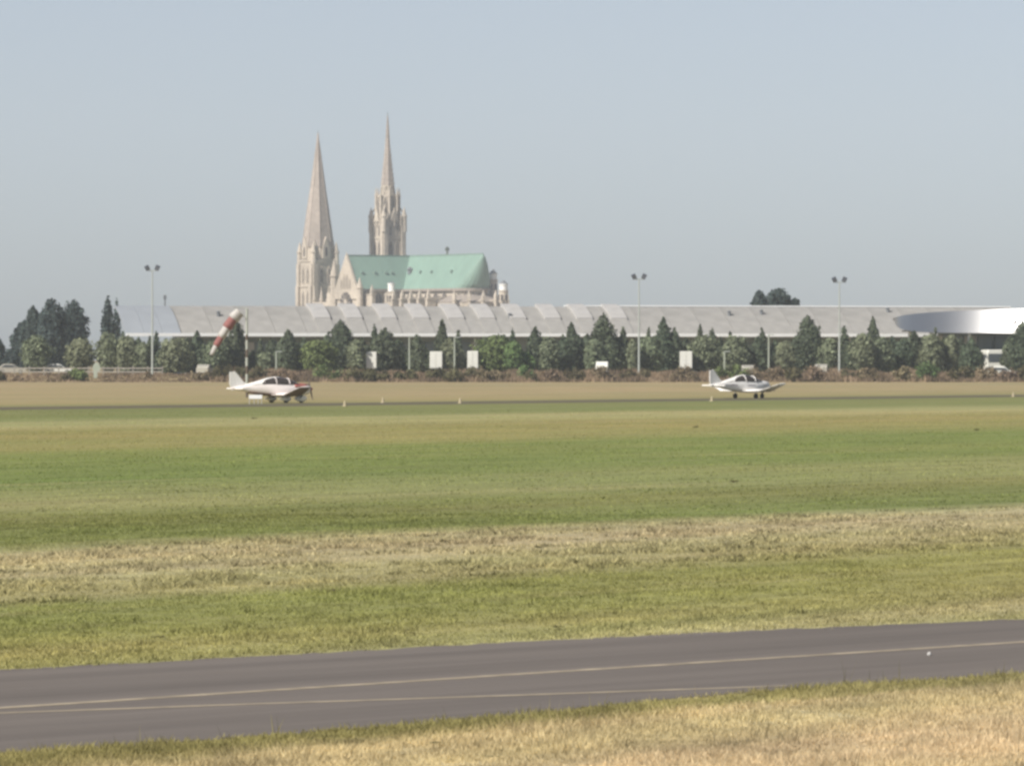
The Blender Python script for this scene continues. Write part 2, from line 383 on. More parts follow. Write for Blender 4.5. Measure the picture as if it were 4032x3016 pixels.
g = blades('dry_stalks', 500, 49.5, 68, .12, .30, .010, M['blade'], lambda X, Y: Y < near_v(X)-.1, 3, .05, tintf=lambda X, Y: NR.uniform(.45, 1.5, len(X)), lean=.6)
tag(g, 'thin taller stalks standing in the dry grass', 'stalks')
g = blades('verge_tufts', 900, 60, 96, .05, .11, .020, M['blade'], lambda X, Y: (Y > far_v(X)) & (Y < far_v(X)+14), 12, .07, tintf=lambda X, Y: NR.uniform(.6, 1.5, len(X)), lean=1.0)
tag(g, 'taller uneven tufts along the far taxiway verge', 'grass')
def hay_tint(X, Y): return np.where(NR.random(len(X)) < .32, NR.uniform(.6, .9, len(X)), NR.uniform(1.35, 1.75, len(X)))
def hay_keep(X, Y):
    Dc = Y-TANB*X; return (Dc > 97) & (Dc < 124) & (vnoise(X*.55+Y*.35, Dc, 1.4, 9) > .52)
g = blades('cut_hay', 14000, 80, 155, .05, .11, .05, M['blade'], hay_keep, 9, .13, tintf=hay_tint, lean=2.2)
tag(g, 'lumpy cut hay lying in the pale strip', 'hay')

# ------------------------------------------------------------------ foliage
def leaf_cloud(centers, radii, n, size, seed, top=None, flat=1.0):
    r = np.random.default_rng(seed); k = len(centers)
    wts = np.array(radii)**1.5; idx = r.choice(k, n, p=wts/wts.sum())
    d = r.normal(size=(n, 3)); d /= np.linalg.norm(d, axis=1)[:, None]
    rad = np.array(radii)[idx]*(r.random(n)**.42)*np.where(r.random(n) < .12, 1.35, 1.0)
    C = np.array(centers)[idx]+d*rad[:, None]*np.array([1, 1, flat])
    C[:, 2] = np.maximum(C[:, 2], 0.05)
    nrm = d+r.normal(0, .55, (n, 3)); nrm[:, 2] += .25; nrm /= np.linalg.norm(nrm, axis=1)[:, None]
    ref = r.normal(size=(n, 3)); u = np.cross(nrm, ref); u /= np.linalg.norm(u, axis=1)[:, None]; v = np.cross(nrm, u)
    s = size*r.uniform(.6, 1.35, n)[:, None]; s2 = s*r.uniform(.5, .9, n)[:, None]
    V = np.stack([C-u*s, C-v*s2, C+u*s, C+v*s2], 1).reshape(-1, 3)
    tint = np.clip(r.normal(1, .2, n)*r.normal(1, .12, k)[idx], .45, 1.7)
    return V, np.arange(4*n).reshape(-1, 4), np.repeat(tint, 4)

def crown_centers(kind, h, hw, z0, r):
    cs, rs = [], []
    if kind == 'round':
        ch = h-z0; n = 20
        for i in range(n):
            th = r.uniform(0, 2*pi); t = r.random(); ph = math.acos(1-2*t)
            q = r.uniform(.6, .85)
            cs.append((hw*q*sin(ph)*cos(th), hw*q*sin(ph)*sin(th), z0+ch/2+ch/2*q*cos(ph))); rs.append(min(hw, ch/2)*r.uniform(.26, .42))
        cs.append((0, 0, z0+ch*.5)); rs.append(min(hw, ch/2)*.75)
    elif kind == 'tall':
        ch = h-z0; n = 56
        for i in range(n):
            t = (i+r.random())/n; th = r.uniform(0, 2*pi)
            env = hw*(min(1, .55+.45*(t/.2)) if t < .2 else max(.26, 1-((t-.2)/.8)**1.9))
            q = r.uniform(.15, .85); rr = env*r.uniform(.30, .48)+.12
            cs.append((env*q*cos(th), env*q*sin(th), z0+ch*t*.97)); rs.append(rr)
        cs.append((0, 0, h-.3)); rs.append(.3)
    elif kind == 'poplar':
        ch = h-z0; n = 34
        for i in range(n):
            t = (i+r.random())/n; th = r.uniform(0, 2*pi)
            env = hw*(min(1, (t/.2)**.5) if t < .45 else max(.10, (1-((t-.45)/.55)**1.7)))
            q = r.uniform(.2, .75)
            cs.append((env*q*cos(th), env*q*sin(th), z0+ch*t*.97)); rs.append(env*r.uniform(.3, .5)+.12)
    else:  # shrub
        n = 13
        for i in range(n):
            th = r.uniform(0, 2*pi); q = r.random()**.5
            cs.append((hw*.75*q*cos(th), hw*.6*q*sin(th), h*r.uniform(.2, .74)*(1-.45*q*q))); rs.append(min(h*.32, hw*.4)*r.uniform(.6, 1.0))
    return cs, rs

SEED = [100]
def envelope(kind, t, ex=1.6):
    if kind == 'round': return np.sqrt(np.clip(1-(2*t-1)**2, 0, 1))**.85*np.where(t < .5, 1.0, 1.0-.10*(t-.5))
    if kind == 'tall': return np.where(t < .25, .62+.38*np.sqrt(t/.25), np.clip(1-((t-.25)/.75)**ex, 0, 1)+.03)
    return np.where(t < .4, .55+.45*np.sqrt(t/.4), np.clip(1-((t-.4)/.6)**2.8, 0, 1)**.9+.03)     # poplar
def crown_cloud(kind, h, hw, z0, n, size, seed):
    r = np.random.default_rng(seed)
    ex = r.uniform(1.35, 2.7); t = r.random(int(n*2.2)); t = t[r.random(len(t)) < envelope(kind, t, ex)**1.3+.05][:n]; n = len(t)
    th = r.uniform(0, 2*pi, n); e = envelope(kind, t, ex)
    ph = r.uniform(0, 6.28, 8); ch = h-z0
    lump = np.zeros(n)
    for q, (ka, kz) in enumerate(((2, 5), (3, 9), (5, 14), (1, 7), (4, 21), (7, 26))):
        lump += np.sin(ka*th+kz*t+ph[q])*np.sin(kz*.8*t+ph[(q+3) % 8])/(1+.35*q)
    lump = lump/1.9
    rad = r.random(n)**.38; rim = .84+.36*lump+r.normal(0, .06, n)
    rr = hw*e*rim*rad
    lean = r.normal(0, .05)*hw
    C = np.stack([rr*np.cos(th)+lean*t, rr*np.sin(th), z0+ch*np.clip(t+.03*lump+r.normal(0, .012, n), 0, 1.01)], 1)
    nrm = np.stack([np.cos(th)*rad, np.sin(th)*rad, (t-.35)*1.1], 1)+r.normal(0, .5, (n, 3)); nrm /= np.linalg.norm(nrm, axis=1)[:, None]
    ref = r.normal(size=(n, 3)); u = np.cross(nrm, ref); u /= np.linalg.norm(u, axis=1)[:, None]; v = np.cross(nrm, u)
    s_ = size*r.uniform(.5, 1.3, n)[:, None]; s2 = s_*r.uniform(.5, .9, n)[:, None]
    V = np.stack([C-u*s_, C-v*s2, C+u*s_, C+v*s2], 1).reshape(-1, 3)
    tint = np.clip((1+.22*lump)*r.normal(1, .2, n), .4, 1.8)
    return V, np.arange(4*n).reshape(-1, 4), np.repeat(tint, 4)
def foliage_mesh(name, kind, h, hw, z0, m, size, n):
    SEED[0] += 1; r = random.Random(SEED[0])
    cs, rs = crown_centers(kind, h, hw, z0, r)
    V, Fq, T = leaf_cloud(cs, rs, n, size, SEED[0]) if kind == 'shrub' else crown_cloud(kind, h, hw, z0, n, size, SEED[0])
    return tri_mesh(name, V, Fq, m, T), cs
def limbs(name, h, z0, hw, cs, parent, r0):
    mb = MB(); mb.tube((0, 0, -.15), (.03*hw, .02, z0+.25*(h-z0)), r0, r0*.6, 7); mb.tube((.03*hw, .02, z0+.25*(h-z0)), (0, 0, h*.9), r0*.6, r0*.12, 6)
    for c in cs[::4][:6]:
        z = min(c[2]*.75, h*.7); mb.tube((.02*hw, .01, max(z0*.8, z-.8)), (c[0]*.8, c[1]*.8, c[2]), r0*.35, r0*.1, 5)
    return mb.build(name, M['bark'], parent)

ORD = ['first', 'second', 'third', 'fourth', 'fifth', 'sixth', 'seventh', 'eighth', 'ninth', 'tenth', 'eleventh', 'twelfth', 'thirteenth', 'fourteenth', 'fifteenth', 'sixteenth', 'seventeenth', 'eighteenth', 'nineteenth', 'twentieth']
MARKS = [(-80, 'left edge of the picture'), (600, 'left floodlight mast'), (972, 'windsock pole'), (1790, 'thin pale lamp post'), (2516, 'middle floodlight mast'), (3305, 'right floodlight mast'), (4200, 'right edge of the picture')]
def seg_of(px):
    for i in range(len(MARKS)-1):
        if MARKS[i][0] <= px < MARKS[i+1][0]: return i
    return len(MARKS)-2
def label_rows(items, phrase):
    """items: (px, object). phrase: what it is. gives each its own label by order between two landmarks"""
    segs = {}
    for px, o in sorted(items, key=lambda q: q[0]): segs.setdefault(seg_of(px), []).append(o)
    for sgi, os_ in segs.items():
        a, b = MARKS[sgi][1], MARKS[sgi+1][1]
        for i, o in enumerate(os_):
            if sgi == len(MARKS)-2: tail = 'right of the ' + a
            else: tail = 'left of the ' + b
            if len(os_) == 1: o['label'] = f'only {phrase} in the row next {tail}'
            elif sgi == len(MARKS)-2: o['label'] = f'{ORD[i]} {phrase} counting rightward from the {a}'
            else: o['label'] = f'{ORD[len(os_)-1-i]} {phrase} counting leftward from the {b}'

TERR = lambda D: 0.0 if D <= 806 else (1.0 if D >= 830 else 0.5-0.5*cos(pi*(D-806)/24))
def tree(name, px, top, hwpx, D, kind, mk, size=.30, n=900, group=None, clear=.9):
    s = F/D; zb = TERR(D); h = PZ(top, D)-zb; hw = {'tall': 1.34, 'round': 1.18, 'poplar': 1.4}[kind]*hwpx/s
    o = empty(name, (GX(px, D), D, zb), rng.uniform(0, 6.28))
    me, cs = foliage_mesh('crown', kind, h, hw, clear, M[mk], size, n); put('crown', me, o)
    limbs('trunk', h, clear, hw, cs, o, max(.09, h*.016))
    tag(o, None, 'tree', group); return o

rows = {}
def add_tree(key, phrase, name, group, px, *a, **k):
    o = tree(name, px, *a, group=group, **k); rows.setdefault((key, phrase), []).append((px, o))
ROUND = [(140,1322,55),(318,1335,55),(425,1310,50),(500,1325,46),(560,1350,40),(690,1335,62),(850,1345,40),(1048,1390,33),(1400,1340,42),(1772,1330,34),(1812,1378,25),
         (2160,1330,36),(2335,1338,40),(2400,1355,27),(2495,1340,28),(2560,1325,56),(2770,1320,58),(2890,1325,52),(3090,1345,42),(3262,1335,42),
         (3395,1315,56),(3475,1330,46),(3670,1320,56),(3745,1320,32)]
FRESH = [(1250,1340,66),(1950,1320,70),(2060,1385,42),(2025,1345,38)]
DARK = [(484,1305,14),(590,1325,16),(615,1303,16),(775,1305,36),(930,1262,31),(995,1380,22),(1025,1335,14),(1135,1300,56),(1340,1262,46),(1475,1280,22),(1512,1293,56),
        (1645,1320,37),(1740,1260,25),(1805,1295,20),(2018,1293,20),(2108,1290,30),(2215,1320,36),(2252,1270,26),(2275,1320,42),(2370,1236,60),(2455,1290,30),
        (2555,1288,16),(2612,1250,42),(2655,1293,42),(2757,1280,16),(2805,1288,22),(2838,1325,18),(2875,1298,15),(2985,1325,42),(3003,1290,15),
        (3180,1244,60),(3325,1278,21),(3438,1248,31),(3600,1305,46),(3682,1292,14),(3825,1330,49),(3975,1330,32),(4025,1268,52),
        (545,1331,39),(655,1336,39),(735,1336,37),(830,1336,37),(890,1326,35),(1075,1336,39),(1195,1331,39),(1290,1321,37),(1425,1331,35),(1570,1336,35),(1690,1386,31),(1905,1331,39),(1985,1321,37),(2140,1331,35),(2310,1316,39),(2430,1331,33),(2530,1336,33),(2700,1331,31),(2920,1331,37),(3055,1341,33),(3130,1326,37),(3235,1341,35),(3360,1326,33),(3510,1326,39),(3560,1331,37),(3640,1321,37),(3720,1331,35),(3780,1336,31)]
for i, (px, tp, hw) in enumerate(ROUND):
    add_tree('r', 'pale rounded tree', 'round_tree', 'pale rounded trees along the car park', px, tp, hw, 833+rng.uniform(0, 7), 'round', 'leaf_l', .25, 2200, clear=.3)
for i, (px, tp, hw) in enumerate(FRESH):
    add_tree('f', 'fresh green rounded tree', 'leafy_tree', 'fresh green trees along the car park', px, tp, hw, 832+rng.uniform(0, 6), 'round', 'leaf_g', .25, 2400, clear=.3)
for i, (px, tp, hw) in enumerate(DARK):
    n = 1000 if hw < 24 else (2300 if hw < 45 else 3600)
    add_tree('d', 'dark pointed tree', 'dark_tree', 'dark trees between the hedge and the hall', px, tp, hw, 842+rng.uniform(0, 12), 'tall', 'leaf_d', .25, n, clear=.3)
for px, tp, hw in [(95,1265,40),(130,1210,30),(200,1180,46),(255,1233,28),(292,1180,42)]:
    add_tree('p', 'tall blue green poplar', 'poplar_tree', 'poplars in a clump at the left', px, tp, hw, 990+rng.uniform(-12, 12), 'poplar', 'leaf_p', .36, 4200, clear=.5)
for px, tp, hw in [(-5,1338,28),(42,1376,34)]:
    add_tree('l', 'low grey green tree', 'low_tree', 'low trees at the left edge', px, tp, hw, 960, 'round', 'leaf_p', .34, 900, clear=.4)
o = tree('slender_tree', 425, 1168, 19, 985, 'poplar', 'leaf_p', .32, 1500); o['label'] = 'slender dark tree standing beyond the left end of the hall roof'
o = tree('slender_tree', 460, 1170, 13, 985, 'tall', 'leaf_p', .3, 600); o['label'] = 'tip of a dark conical tree peeping over the left hall roof corner'
for (px, tp, hw), lb in zip([(2987,1146,30),(3068,1139,56),(3130,1178,24)], ['narrow dark tree behind the hall roof, leftmost of three there', 'broad dark tree crown rising behind the hall roof, middle of three', 'smallest dark tree top behind the hall roof, rightmost of three']):
    o = tree('background_tree', px, tp, hw, 985, 'round', 'leaf_p', .32, 1500, group='trees behind the hall', clear=8.5); o['label'] = lb
for (key, phrase), items in rows.items(): label_rows(items, phrase)

# shrubs at the foot of the trees
SHR = [(310,1438,46,'leaf_g'),(880,1430,52,'leaf_o'),(1020,1440,60,'leaf_o'),(1130,1448,70,'leaf_b'),(1290,1420,58,'leaf_g'),(1425,1424,66,'leaf_o'),(1500,1455,40,'leaf_o'),(1595,1448,46,'leaf_o'),
       (1720,1443,42,'leaf_o'),(1862,1442,38,'leaf_o'),(1462,1444,34,'leaf_o'),(1790,1438,64,'leaf_o'),(1890,1440,34,'leaf_b'),(1960,1446,50,'leaf_b'),(2065,1440,44,'leaf_g'),(2090,1460,26,'leaf_o'),(2175,1450,40,'leaf_b'),(2262,1444,48,'leaf_o'),
       (2370,1442,55,'leaf_b'),(2500,1446,60,'leaf_o'),(2700,1438,52,'leaf_b'),(2880,1432,70,'leaf_g'),(2960,1446,44,'leaf_b'),(3060,1440,50,'leaf_b'),(3115,1425,38,'leaf_o'),(3210,1430,50,'leaf_b'),
       (3350,1450,62,'leaf_o'),(3425,1432,38,'leaf_b'),(3560,1440,50,'leaf_b'),(3640,1408,66,'leaf_g'),(3790,1440,60,'leaf_o'),(3880,1440,55,'leaf_b'),(3960,1446,50,'leaf_b'),(4030,1428,32,'leaf_o'),
       (5,1452,22,'leaf_o'),(70,1478,24,'leaf_b'),(265,1470,26,'leaf_o'),(575,1455,22,'leaf_b'),(790,1455,36,'leaf_b'),(950,1446,40,'leaf_o')]
srow = {}
for px, tp, hw, mk in SHR:
    D = 806+rng.uniform(0, 7); zb = TERR(D); s = F/D; h = max(.8, PZ(tp-8, D)-zb); hw *= 1.2; 
    o = empty('shrub', (GX(px, D), D, zb), rng.uniform(-.4, .4))
    me, cs = foliage_mesh('foliage', 'shrub', h, hw/s, 0, M[mk], .17, 900); put('foliage', me, o)
    mb = MB()
    for c in cs[:7]: mb.tube((c[0]*.2, c[1]*.2, -.1), (c[0], c[1], c[2]), .04, .015, 5)
    mb.build('stem', M['bark'], o)
    ph = {'leaf_g': 'green bush', 'leaf_o': 'olive brown bush', 'leaf_b': 'dry brown bush'}[mk]
    tag(o, None, 'bush', 'bushes along the far edge of the field'); srow.setdefault(ph, []).append((px, o))
for ph, items in srow.items(): label_rows(items, ph)

# tall dry weeds on the bank (uncountable)
n = 15000
Xw = NR.uniform(-85, 90, n); Yw = NR.uniform(805, 836, n)
Zw = np.where(Yw < 806, 0, np.where(Yw > 830, 1.0, .5-.5*np.cos(pi*(Yw-806)/24)))
patch = .5+.5*np.sin(Xw*.35+np.sin(Xw*.11)*3)+.4*np.sin(Xw*1.1+1)
hw_ = np.clip(.38+.5*np.clip(patch, 0, 1.6)+NR.normal(0, .12, n), .2, 1.5)*np.where(Xw < -42, .45, 1.0)
per = 5; Pn = n*per
cx = np.repeat(Xw, per)+NR.normal(0, .2, Pn); cy = np.repeat(Yw, per)+NR.normal(0, .2, Pn); hz_ = np.repeat(hw_, per)*NR.uniform(.5, 1.15, Pn)
a = NR.uniform(0, 2*pi, Pn); wd = NR.uniform(.05, .14, Pn)
zb = np.repeat(Zw, per)-.03
A = np.stack([cx-np.cos(a)*wd, cy-np.sin(a)*wd, zb], 1); B = np.stack([cx+np.cos(a)*wd, cy+np.sin(a)*wd, zb], 1)
T = np.stack([cx+NR.normal(0, .14, Pn), cy+NR.normal(0, .14, Pn), zb+hz_], 1)
tn = np.repeat(np.clip(.8+.22*np.sin(Xw*.7)+NR.normal(0, .16, n), .35, 1.5), per)
tag(put('dry_weeds', tri_mesh('dry_weeds', np.stack([A, B, T], 1).reshape(-1, 3), np.arange(3*Pn).reshape(-1, 3), M['straw'], np.repeat(tn, 3))), 'tall dry brown weeds on the bank below the bushes', 'weeds', kind='stuff')
# far wood closing the horizon
cs = []; rs = []
for i in range(260):
    x = rng.uniform(-420, 420); cs.append((x, 1480+rng.uniform(-20, 20), rng.uniform(1.2, 3.2))); rs.append(rng.uniform(1.2, 2.4))
V, Fq, T = leaf_cloud(cs, rs, 16000, .6, 5)
tag(put('far_wood', tri_mesh('far_wood', V, Fq, M['leaf_p'], T)), 'low far wood along the horizon behind the hall', 'wood', kind='stuff')

# ------------------------------------------------------------------ cathedral
CD = 2500.0; CA = radians(33)
ca = empty('cathedral', (GX(885*4032/2212, CD), CD, 0), atan2(-cos(CA), sin(CA)))
tag(ca, 'pale stone gothic cathedral with two unequal spires and green copper roof', 'cathedral')
RIDGE, EAVE, HWD = 46.7, 31.9, 8.6
def cpart(name, mb, m, parent=ca, smooth=False): return mb.build(name, M[m], parent, smooth)
# bodies
mb = MB(); mb.b2(-47, 48, -8, 8, 0, EAVE-.4); cpart('nave_wall', mb, 'stone')
mb = MB(); mb.b2(-8.05, 8.05, -31.6, 31.6, 0, EAVE-.5); cpart('transept_wall', mb, 'stone')
mb = MB(); mb.frustum(48, 0, 0, EAVE-.45, 8, 8, 16); cpart('apse_wall', mb, 'stone')
mb = MB(); mb.b2(-46, 48.1, -16.5, 16.5, 0, 19); cpart('aisle', mb, 'stone')
mb = MB(); mb.frustum(48, 0, 0, 26.2, 14.8, 14.8, 16); cpart('ambulatory', mb, 'stone')
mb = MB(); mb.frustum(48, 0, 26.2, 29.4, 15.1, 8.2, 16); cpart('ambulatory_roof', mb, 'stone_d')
# roofs (thick slopes)
def gable_roof(name, p0, p1, hw, eave, ridge, m, hip=None):
    mb = MB(); p0 = Vector(p0); p1 = Vector(p1); d = (p1-p0).normalized(); n = Vector((-d.y, d.x))
    vs = []
    for p in (p0, p1):
        vs += [(p.x+n.x*hw, p.y+n.y*hw, eave), (p.x, p.y, ridge), (p.x-n.x*hw, p.y-n.y*hw, eave)]
    mb.add(vs, [(0,1,4,3), (1,2,5,4), (0,2,1), (3,4,5), (0,3,5,2)])
    return cpart(name, mb, m)
gable_roof('nave_roof', (-46, 0), (0, 0), HWD, EAVE, RIDGE, 'copper')
cr = gable_roof('choir_roof', (0, 0), (48, 0), HWD, EAVE, RIDGE-.02, 'copper')
tr = gable_roof('transept_roof', (0, -31.5), (0, 31.5), HWD, EAVE-.02, RIDGE-.05, 'copper')
# rounded hip over the apse: bulging like the photograph's
mb = MB(); rings = []
for j in range(9):
    t = j/8; z = EAVE+(RIDGE-EAVE-.04)*t
    rr = HWD*(1-t)**.8; ex = 48+11*(t**.8)
    ring = []
    for k in range(13):
        a = -pi/2+pi*k/12; ring.append((ex+max(rr, .05)*cos(a)*(.92), max(rr, .05)*sin(a), z))
    ring.append((47.9, max(rr, .05), z)); ring.insert(0, (47.9, -max(rr, .05), z)); rings.append(ring)
mb.loft(rings, True, True); cpart('apse_roof', mb, 'copper', ca, False)
mb = MB(); mb.b2(-46, 58.6, -.32, .32, RIDGE-.3, RIDGE+.28); cpart('ridge_cap', mb, 'copper_d', ca)
mb = MB(); mb.b2(-.3, .3, -31.4, 31.4, RIDGE-.3, RIDGE+.22); cpart('ridge_cap', mb, 'copper_d', ca)
# eave gutters / parapets
for (x0, x1, y0, y1) in ((8.7, 48, -9.4, -8.5), (8.7, 48, 8.5, 9.4), (-46, -8.7, -9.4, -8.5)):
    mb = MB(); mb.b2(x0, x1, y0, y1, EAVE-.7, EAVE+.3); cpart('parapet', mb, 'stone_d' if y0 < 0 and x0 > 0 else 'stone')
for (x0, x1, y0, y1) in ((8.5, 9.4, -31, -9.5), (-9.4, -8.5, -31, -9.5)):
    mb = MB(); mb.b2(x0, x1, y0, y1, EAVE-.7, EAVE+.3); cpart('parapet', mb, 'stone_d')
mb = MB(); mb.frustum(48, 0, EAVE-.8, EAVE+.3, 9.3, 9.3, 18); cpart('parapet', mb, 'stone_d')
# dormers on the roof
def slope_pt(al, t, side):   # point on choir south slope at fraction t up
    return (al, -HWD*(1-t)*1.0, EAVE+(RIDGE-EAVE)*t)
def dormer(p, d, sz, m='copper_d'):
    mb = MB(); q = Vector(p); dd = Vector((d[0], d[1], 0))
    mb.box(q+dd*.35+Vector((0,0,.1)), (sz if d[1] else 1.0, sz if d[0] else 1.0, sz*.9))
    mb.frustum(q.x+dd.x*.35, q.y+dd.y*.35, q.z+sz*.5, q.z+sz*1.1, sz*.75, .05, 4, pi/4)
    return cpart('dormer', mb, m)
for al in (16, 25, 41): dormer(slope_pt(al, .5, -1), (0, -1), 1.0)
dormer(slope_pt(7.2, .52, -1), (0, -1), 2.2, 'lead')
for s in (-27, -20.5, -15, -12): dormer((HWD*.5, s, EAVE+(RIDGE-EAVE)*.5), (1, 0), .9)
# little figure on the choir ridge
st = MB(); st.frustum(30.3, 0, RIDGE, RIDGE+1.2, .5, .35, 8); st.frustum(30.3, 0, RIDGE+1.2, RIDGE+3.0, .55, .28, 8); st.frustum(30.3, 0, RIDGE+3.0, RIDGE+3.6, .26, .22, 8)
st.box((30.3, .5, RIDGE+2.5), (.25, .9, 1.3), 0, .4); st.box((30.3, -.5, RIDGE+2.5), (.25, .9, 1.3), 0, -.4)
cpart('angel_statue', st, 'bronze')

WM = None
def window_meshes(wd, ht):
    mb = MB(); pts = [(-wd/2, 0), (wd/2, 0), (wd/2, ht*.7), (wd*.3, ht*.88), (0, ht), (-wd*.3, ht*.88), (-wd/2, ht*.7)]
    mb.add([(x, -.10, z) for x, z in pts]+[(x, .3, z) for x, z in pts], [tuple(range(7)), tuple(range(13, 6, -1))]+[(i, (i+1)%7, 7+(i+1)%7, 7+i) for i in range(7)])
    fr = MB()
    for (x0, z0), (x1, z1) in zip(pts, pts[1:]+pts[:1]):
        fr.tube((x0, -.12, z0), (x1, -.12, z1), .16, .16, 5)
    fr.tube((0, -.12, 0), (0, -.12, ht*.9), .11, .11, 5)
    return mb.mesh('window', M['hollow']), fr.mesh('tracery', M['stone'])
WCACHE = {}
def window(parent, x, y, z, ang, wd, ht):
    """ang: direction the wall faces"""
    if (wd, ht) not in WCACHE: WCACHE[(wd, ht)] = window_meshes(wd, ht)
    a, b = WCACHE[(wd, ht)]
    o = put('window', a, parent, (x, y, z), ang+pi/2)
    put('tracery', b, o); return o
# clerestory windows
for x in range(13, 47, 7): window(ca, x, -8.0, 22.0, -pi/2, 4.6, 8.9)
for x in range(-40, -10, 7): window(ca, x, -8.0, 22.0, -pi/2, 4.6, 8.9)
for s in (-27, -21, -14.5): window(ca, 8.05, s, 22.0, 0, 4.4, 8.9)
for k in range(-3, 4): a = k*pi/8; window(ca, 48+8*cos(a), 8*sin(a), 22.0, a, 2.2, 8.9)
for k in range(-3, 4):
    a = k*pi/7.3; window(ca, 48+14.6*cos(a), 14.6*sin(a), 17.5, a, 2.2, 7.4)
# buttress piers with pinnacles and flyers
def pier(x, y, ang, top, dx=1.6, dy=4.2, inner=9.0):
    o = MB(); d = Vector((cos(ang), sin(ang), 0)); p = Vector((x, y, 0))
    o.box((x, y, top/2), (dy, dx, top), ang); o.box((x, y, top+.2), (dy+.5, dx+.5, .5), ang)
    bt = cpart('buttress', o, 'stone')
    pn = MB(); q = p+d*(dy*.25)
    pn.box((q.x, q.y, top+1.1), (1.3, 1.3, 1.7), ang); pn.frustum(q.x, q.y, top+1.9, top+4.6, .95, .06, 4, ang+pi/4)
    pn.build('pinnacle', M['stone'], bt)
    fl = MB()
    for zz in (top-.6, top-5.0):
        pts = []
        for i in range(5):
            t = i/4; pts.append(p-d*(dy*.4+t*(inner-dy*.4))+Vector((0, 0, zz+2.6*t-1.0*t*t)))
        for a_, b_ in zip(pts, pts[1:]):
            dd = b_-a_; fl.box((a_+b_)/2, (dd.length+.15, .75, 1.05), ang+pi, 0, -math.asin(dd.z/dd.length))
    fl.build('flying_buttress', M['stone'], bt)
for x in (16.5, 23.5, 30.5, 37.5, 44.5):
    pier(x, -17.4, -pi/2, 27.5); pier(x, 17.4, pi/2, 27.5)
for x in (-36.5, -29.5, -22.5, -15.5): pier(x, -17.4, -pi/2, 27.5)
for k in range(-3, 4): a = (k+.5)*pi/8; pier(48+15.2*cos(a), 15.2*sin(a), a, 26.8, 1.3, 3.4, 6.5)
for s in (-27.8, -17.8): pier(12.6, s, 0, 29.5, 1.8, 6.0, 4)
# turrets
def turret(x, y, z1, r, ztop, mcap, body='stone', lant=None):
    mb = MB(); mb.frustum(x, y, 0, z1, r, r, 12); mb.frustum(x, y, z1-.5, z1, r+.25, r+.25, 12); t_ = cpart('stair_turret', mb, body)
    mb = MB(); mb.frustum(x, y, z1, ztop, r*.86, r*.86, 12); mb.frustum(x, y, ztop-.5, ztop, r*.98, r*.98, 12); mb.build('lantern', M['lime'], t_)
    mb = MB(); mb.frustum(x, y, ztop, ztop+mcap[1], r*.95, .1, 12); mb.build('cap', M[mcap[0]], t_)
    for k in range(3):
        a = CA-pi/2+.2+k*.9-1.0; 
        mb = MB(); mb.box((x+r*cos(a), y+r*sin(a), z1-3.2), (.5, .8, 2.4), a); mb.build('slit', M['hollow'], t_)
turret(14, -18, 31.2, 1.7, 34.6, ('lead', .8))
turret(52.2, 9.3, 36.0, 1.8, 38.6, ('lead', 1.9))
turret(61.2, 8.6, 31.4, 2.0, 34.0, ('lead', 1.7))
# south transept gable
gw = MB(); gw.add([(-9.2, -32.3, EAVE-4), (9.2, -32.3, EAVE-4), (9.2, -32.3, EAVE), (0, -32.3, RIDGE+.5), (-9.2, -32.3, EAVE),
                   (-9.2, -31.3, EAVE-4), (9.2, -31.3, EAVE-4), (9.2, -31.3, EAVE), (0, -31.3, RIDGE+.5), (-9.2, -31.3, EAVE)],
                  [(0,1,2,3,4), (9,8,7,6,5), (0,5,6,1), (1,6,7,2), (2,7,8,3), (3,8,9,4), (4,9,5,0)])
gb = cpart('transept_gable', gw, 'stone')
rw = MB(); rw.frustum(0, 0, -.25, .1, 4.4, 4.4, 16); me = rw.mesh('rose_window', M['hollow']); o = put('rose_window', me, gb, (0, -32.3, 26.5)); o.rotation_euler = (pi/2, 0, 0)
sp = MB()
for k in range(12): sp.tube((0, 0, .2), (4.4*cos(k*pi/6), 4.4*sin(k*pi/6), .2), .14, .14, 5)
sp.frustum(0, 0, .1, .3, 1.1, 1.1, 12)
put('rose_tracery', sp.mesh('rose_tracery', M['stone']), gb, (0, -32.3, 26.5)).rotation_euler = (pi/2, 0, 0)
for k in (-3.4, -1.1, 1.1, 3.4): window(gb, k, -32.35, EAVE+.6, -pi/2, 1.1, 4.2 if abs(k) > 2 else 6.2)
mb = MB(); mb.frustum(0, -31.8, RIDGE+.3, RIDGE+1.4, .35, .05, 6); mb.build('finial', M['stone'], gb)
def spire_pin(x, y, z0, z1, z2, r, parent=ca, rot=pi/8, name='corner_turret'):
    mb = MB(); mb.frustum(x, y, z0, z1, r, r*.94, 8, rot); mb.frustum(x, y, z1, z1+.5, r*1.2, r*1.2, 8, rot); mb.frustum(x, y, z1+.5, z2, r*.95, .08, 8, rot)
    return mb.build(name, M['stone'], parent)
spire_pin(-10.6, -31.6, 0, 37.6, 45.6, 1.9); spire_pin(10.2, -31.6, 0, 32.4, 37.0, 1.5)
spire_pin(-14.5, -29.5, 0, 33.0, 39.0, 1.7); spire_pin(-13.2, -22, 0, 35, 46.2, 1.6)
mb = MB(); mb.b2(-18, -9, -31, -14, 0, 30.5); cpart('sacristy_block', mb, 'stone')
for s in (-28, -22.5, -17): window(ca, -9.4, -31.0 if s < -27 else s, 20, -pi/2, 1.6, 6)
# south porch and side chapel mass seen beside the tower
mb = MB(); mb.b2(-30, -18, -30, -16, 0, 26.8); cpart('south_porch', mb, 'stone')
for x in (-27, -23.5, -20.5): window(ca, x, -30, 19, -pi/2, 1.8, 6.4)
for x in (-30, -24, -18): spire_pin(x, -30, 0, 27.5, 33.5, .9)

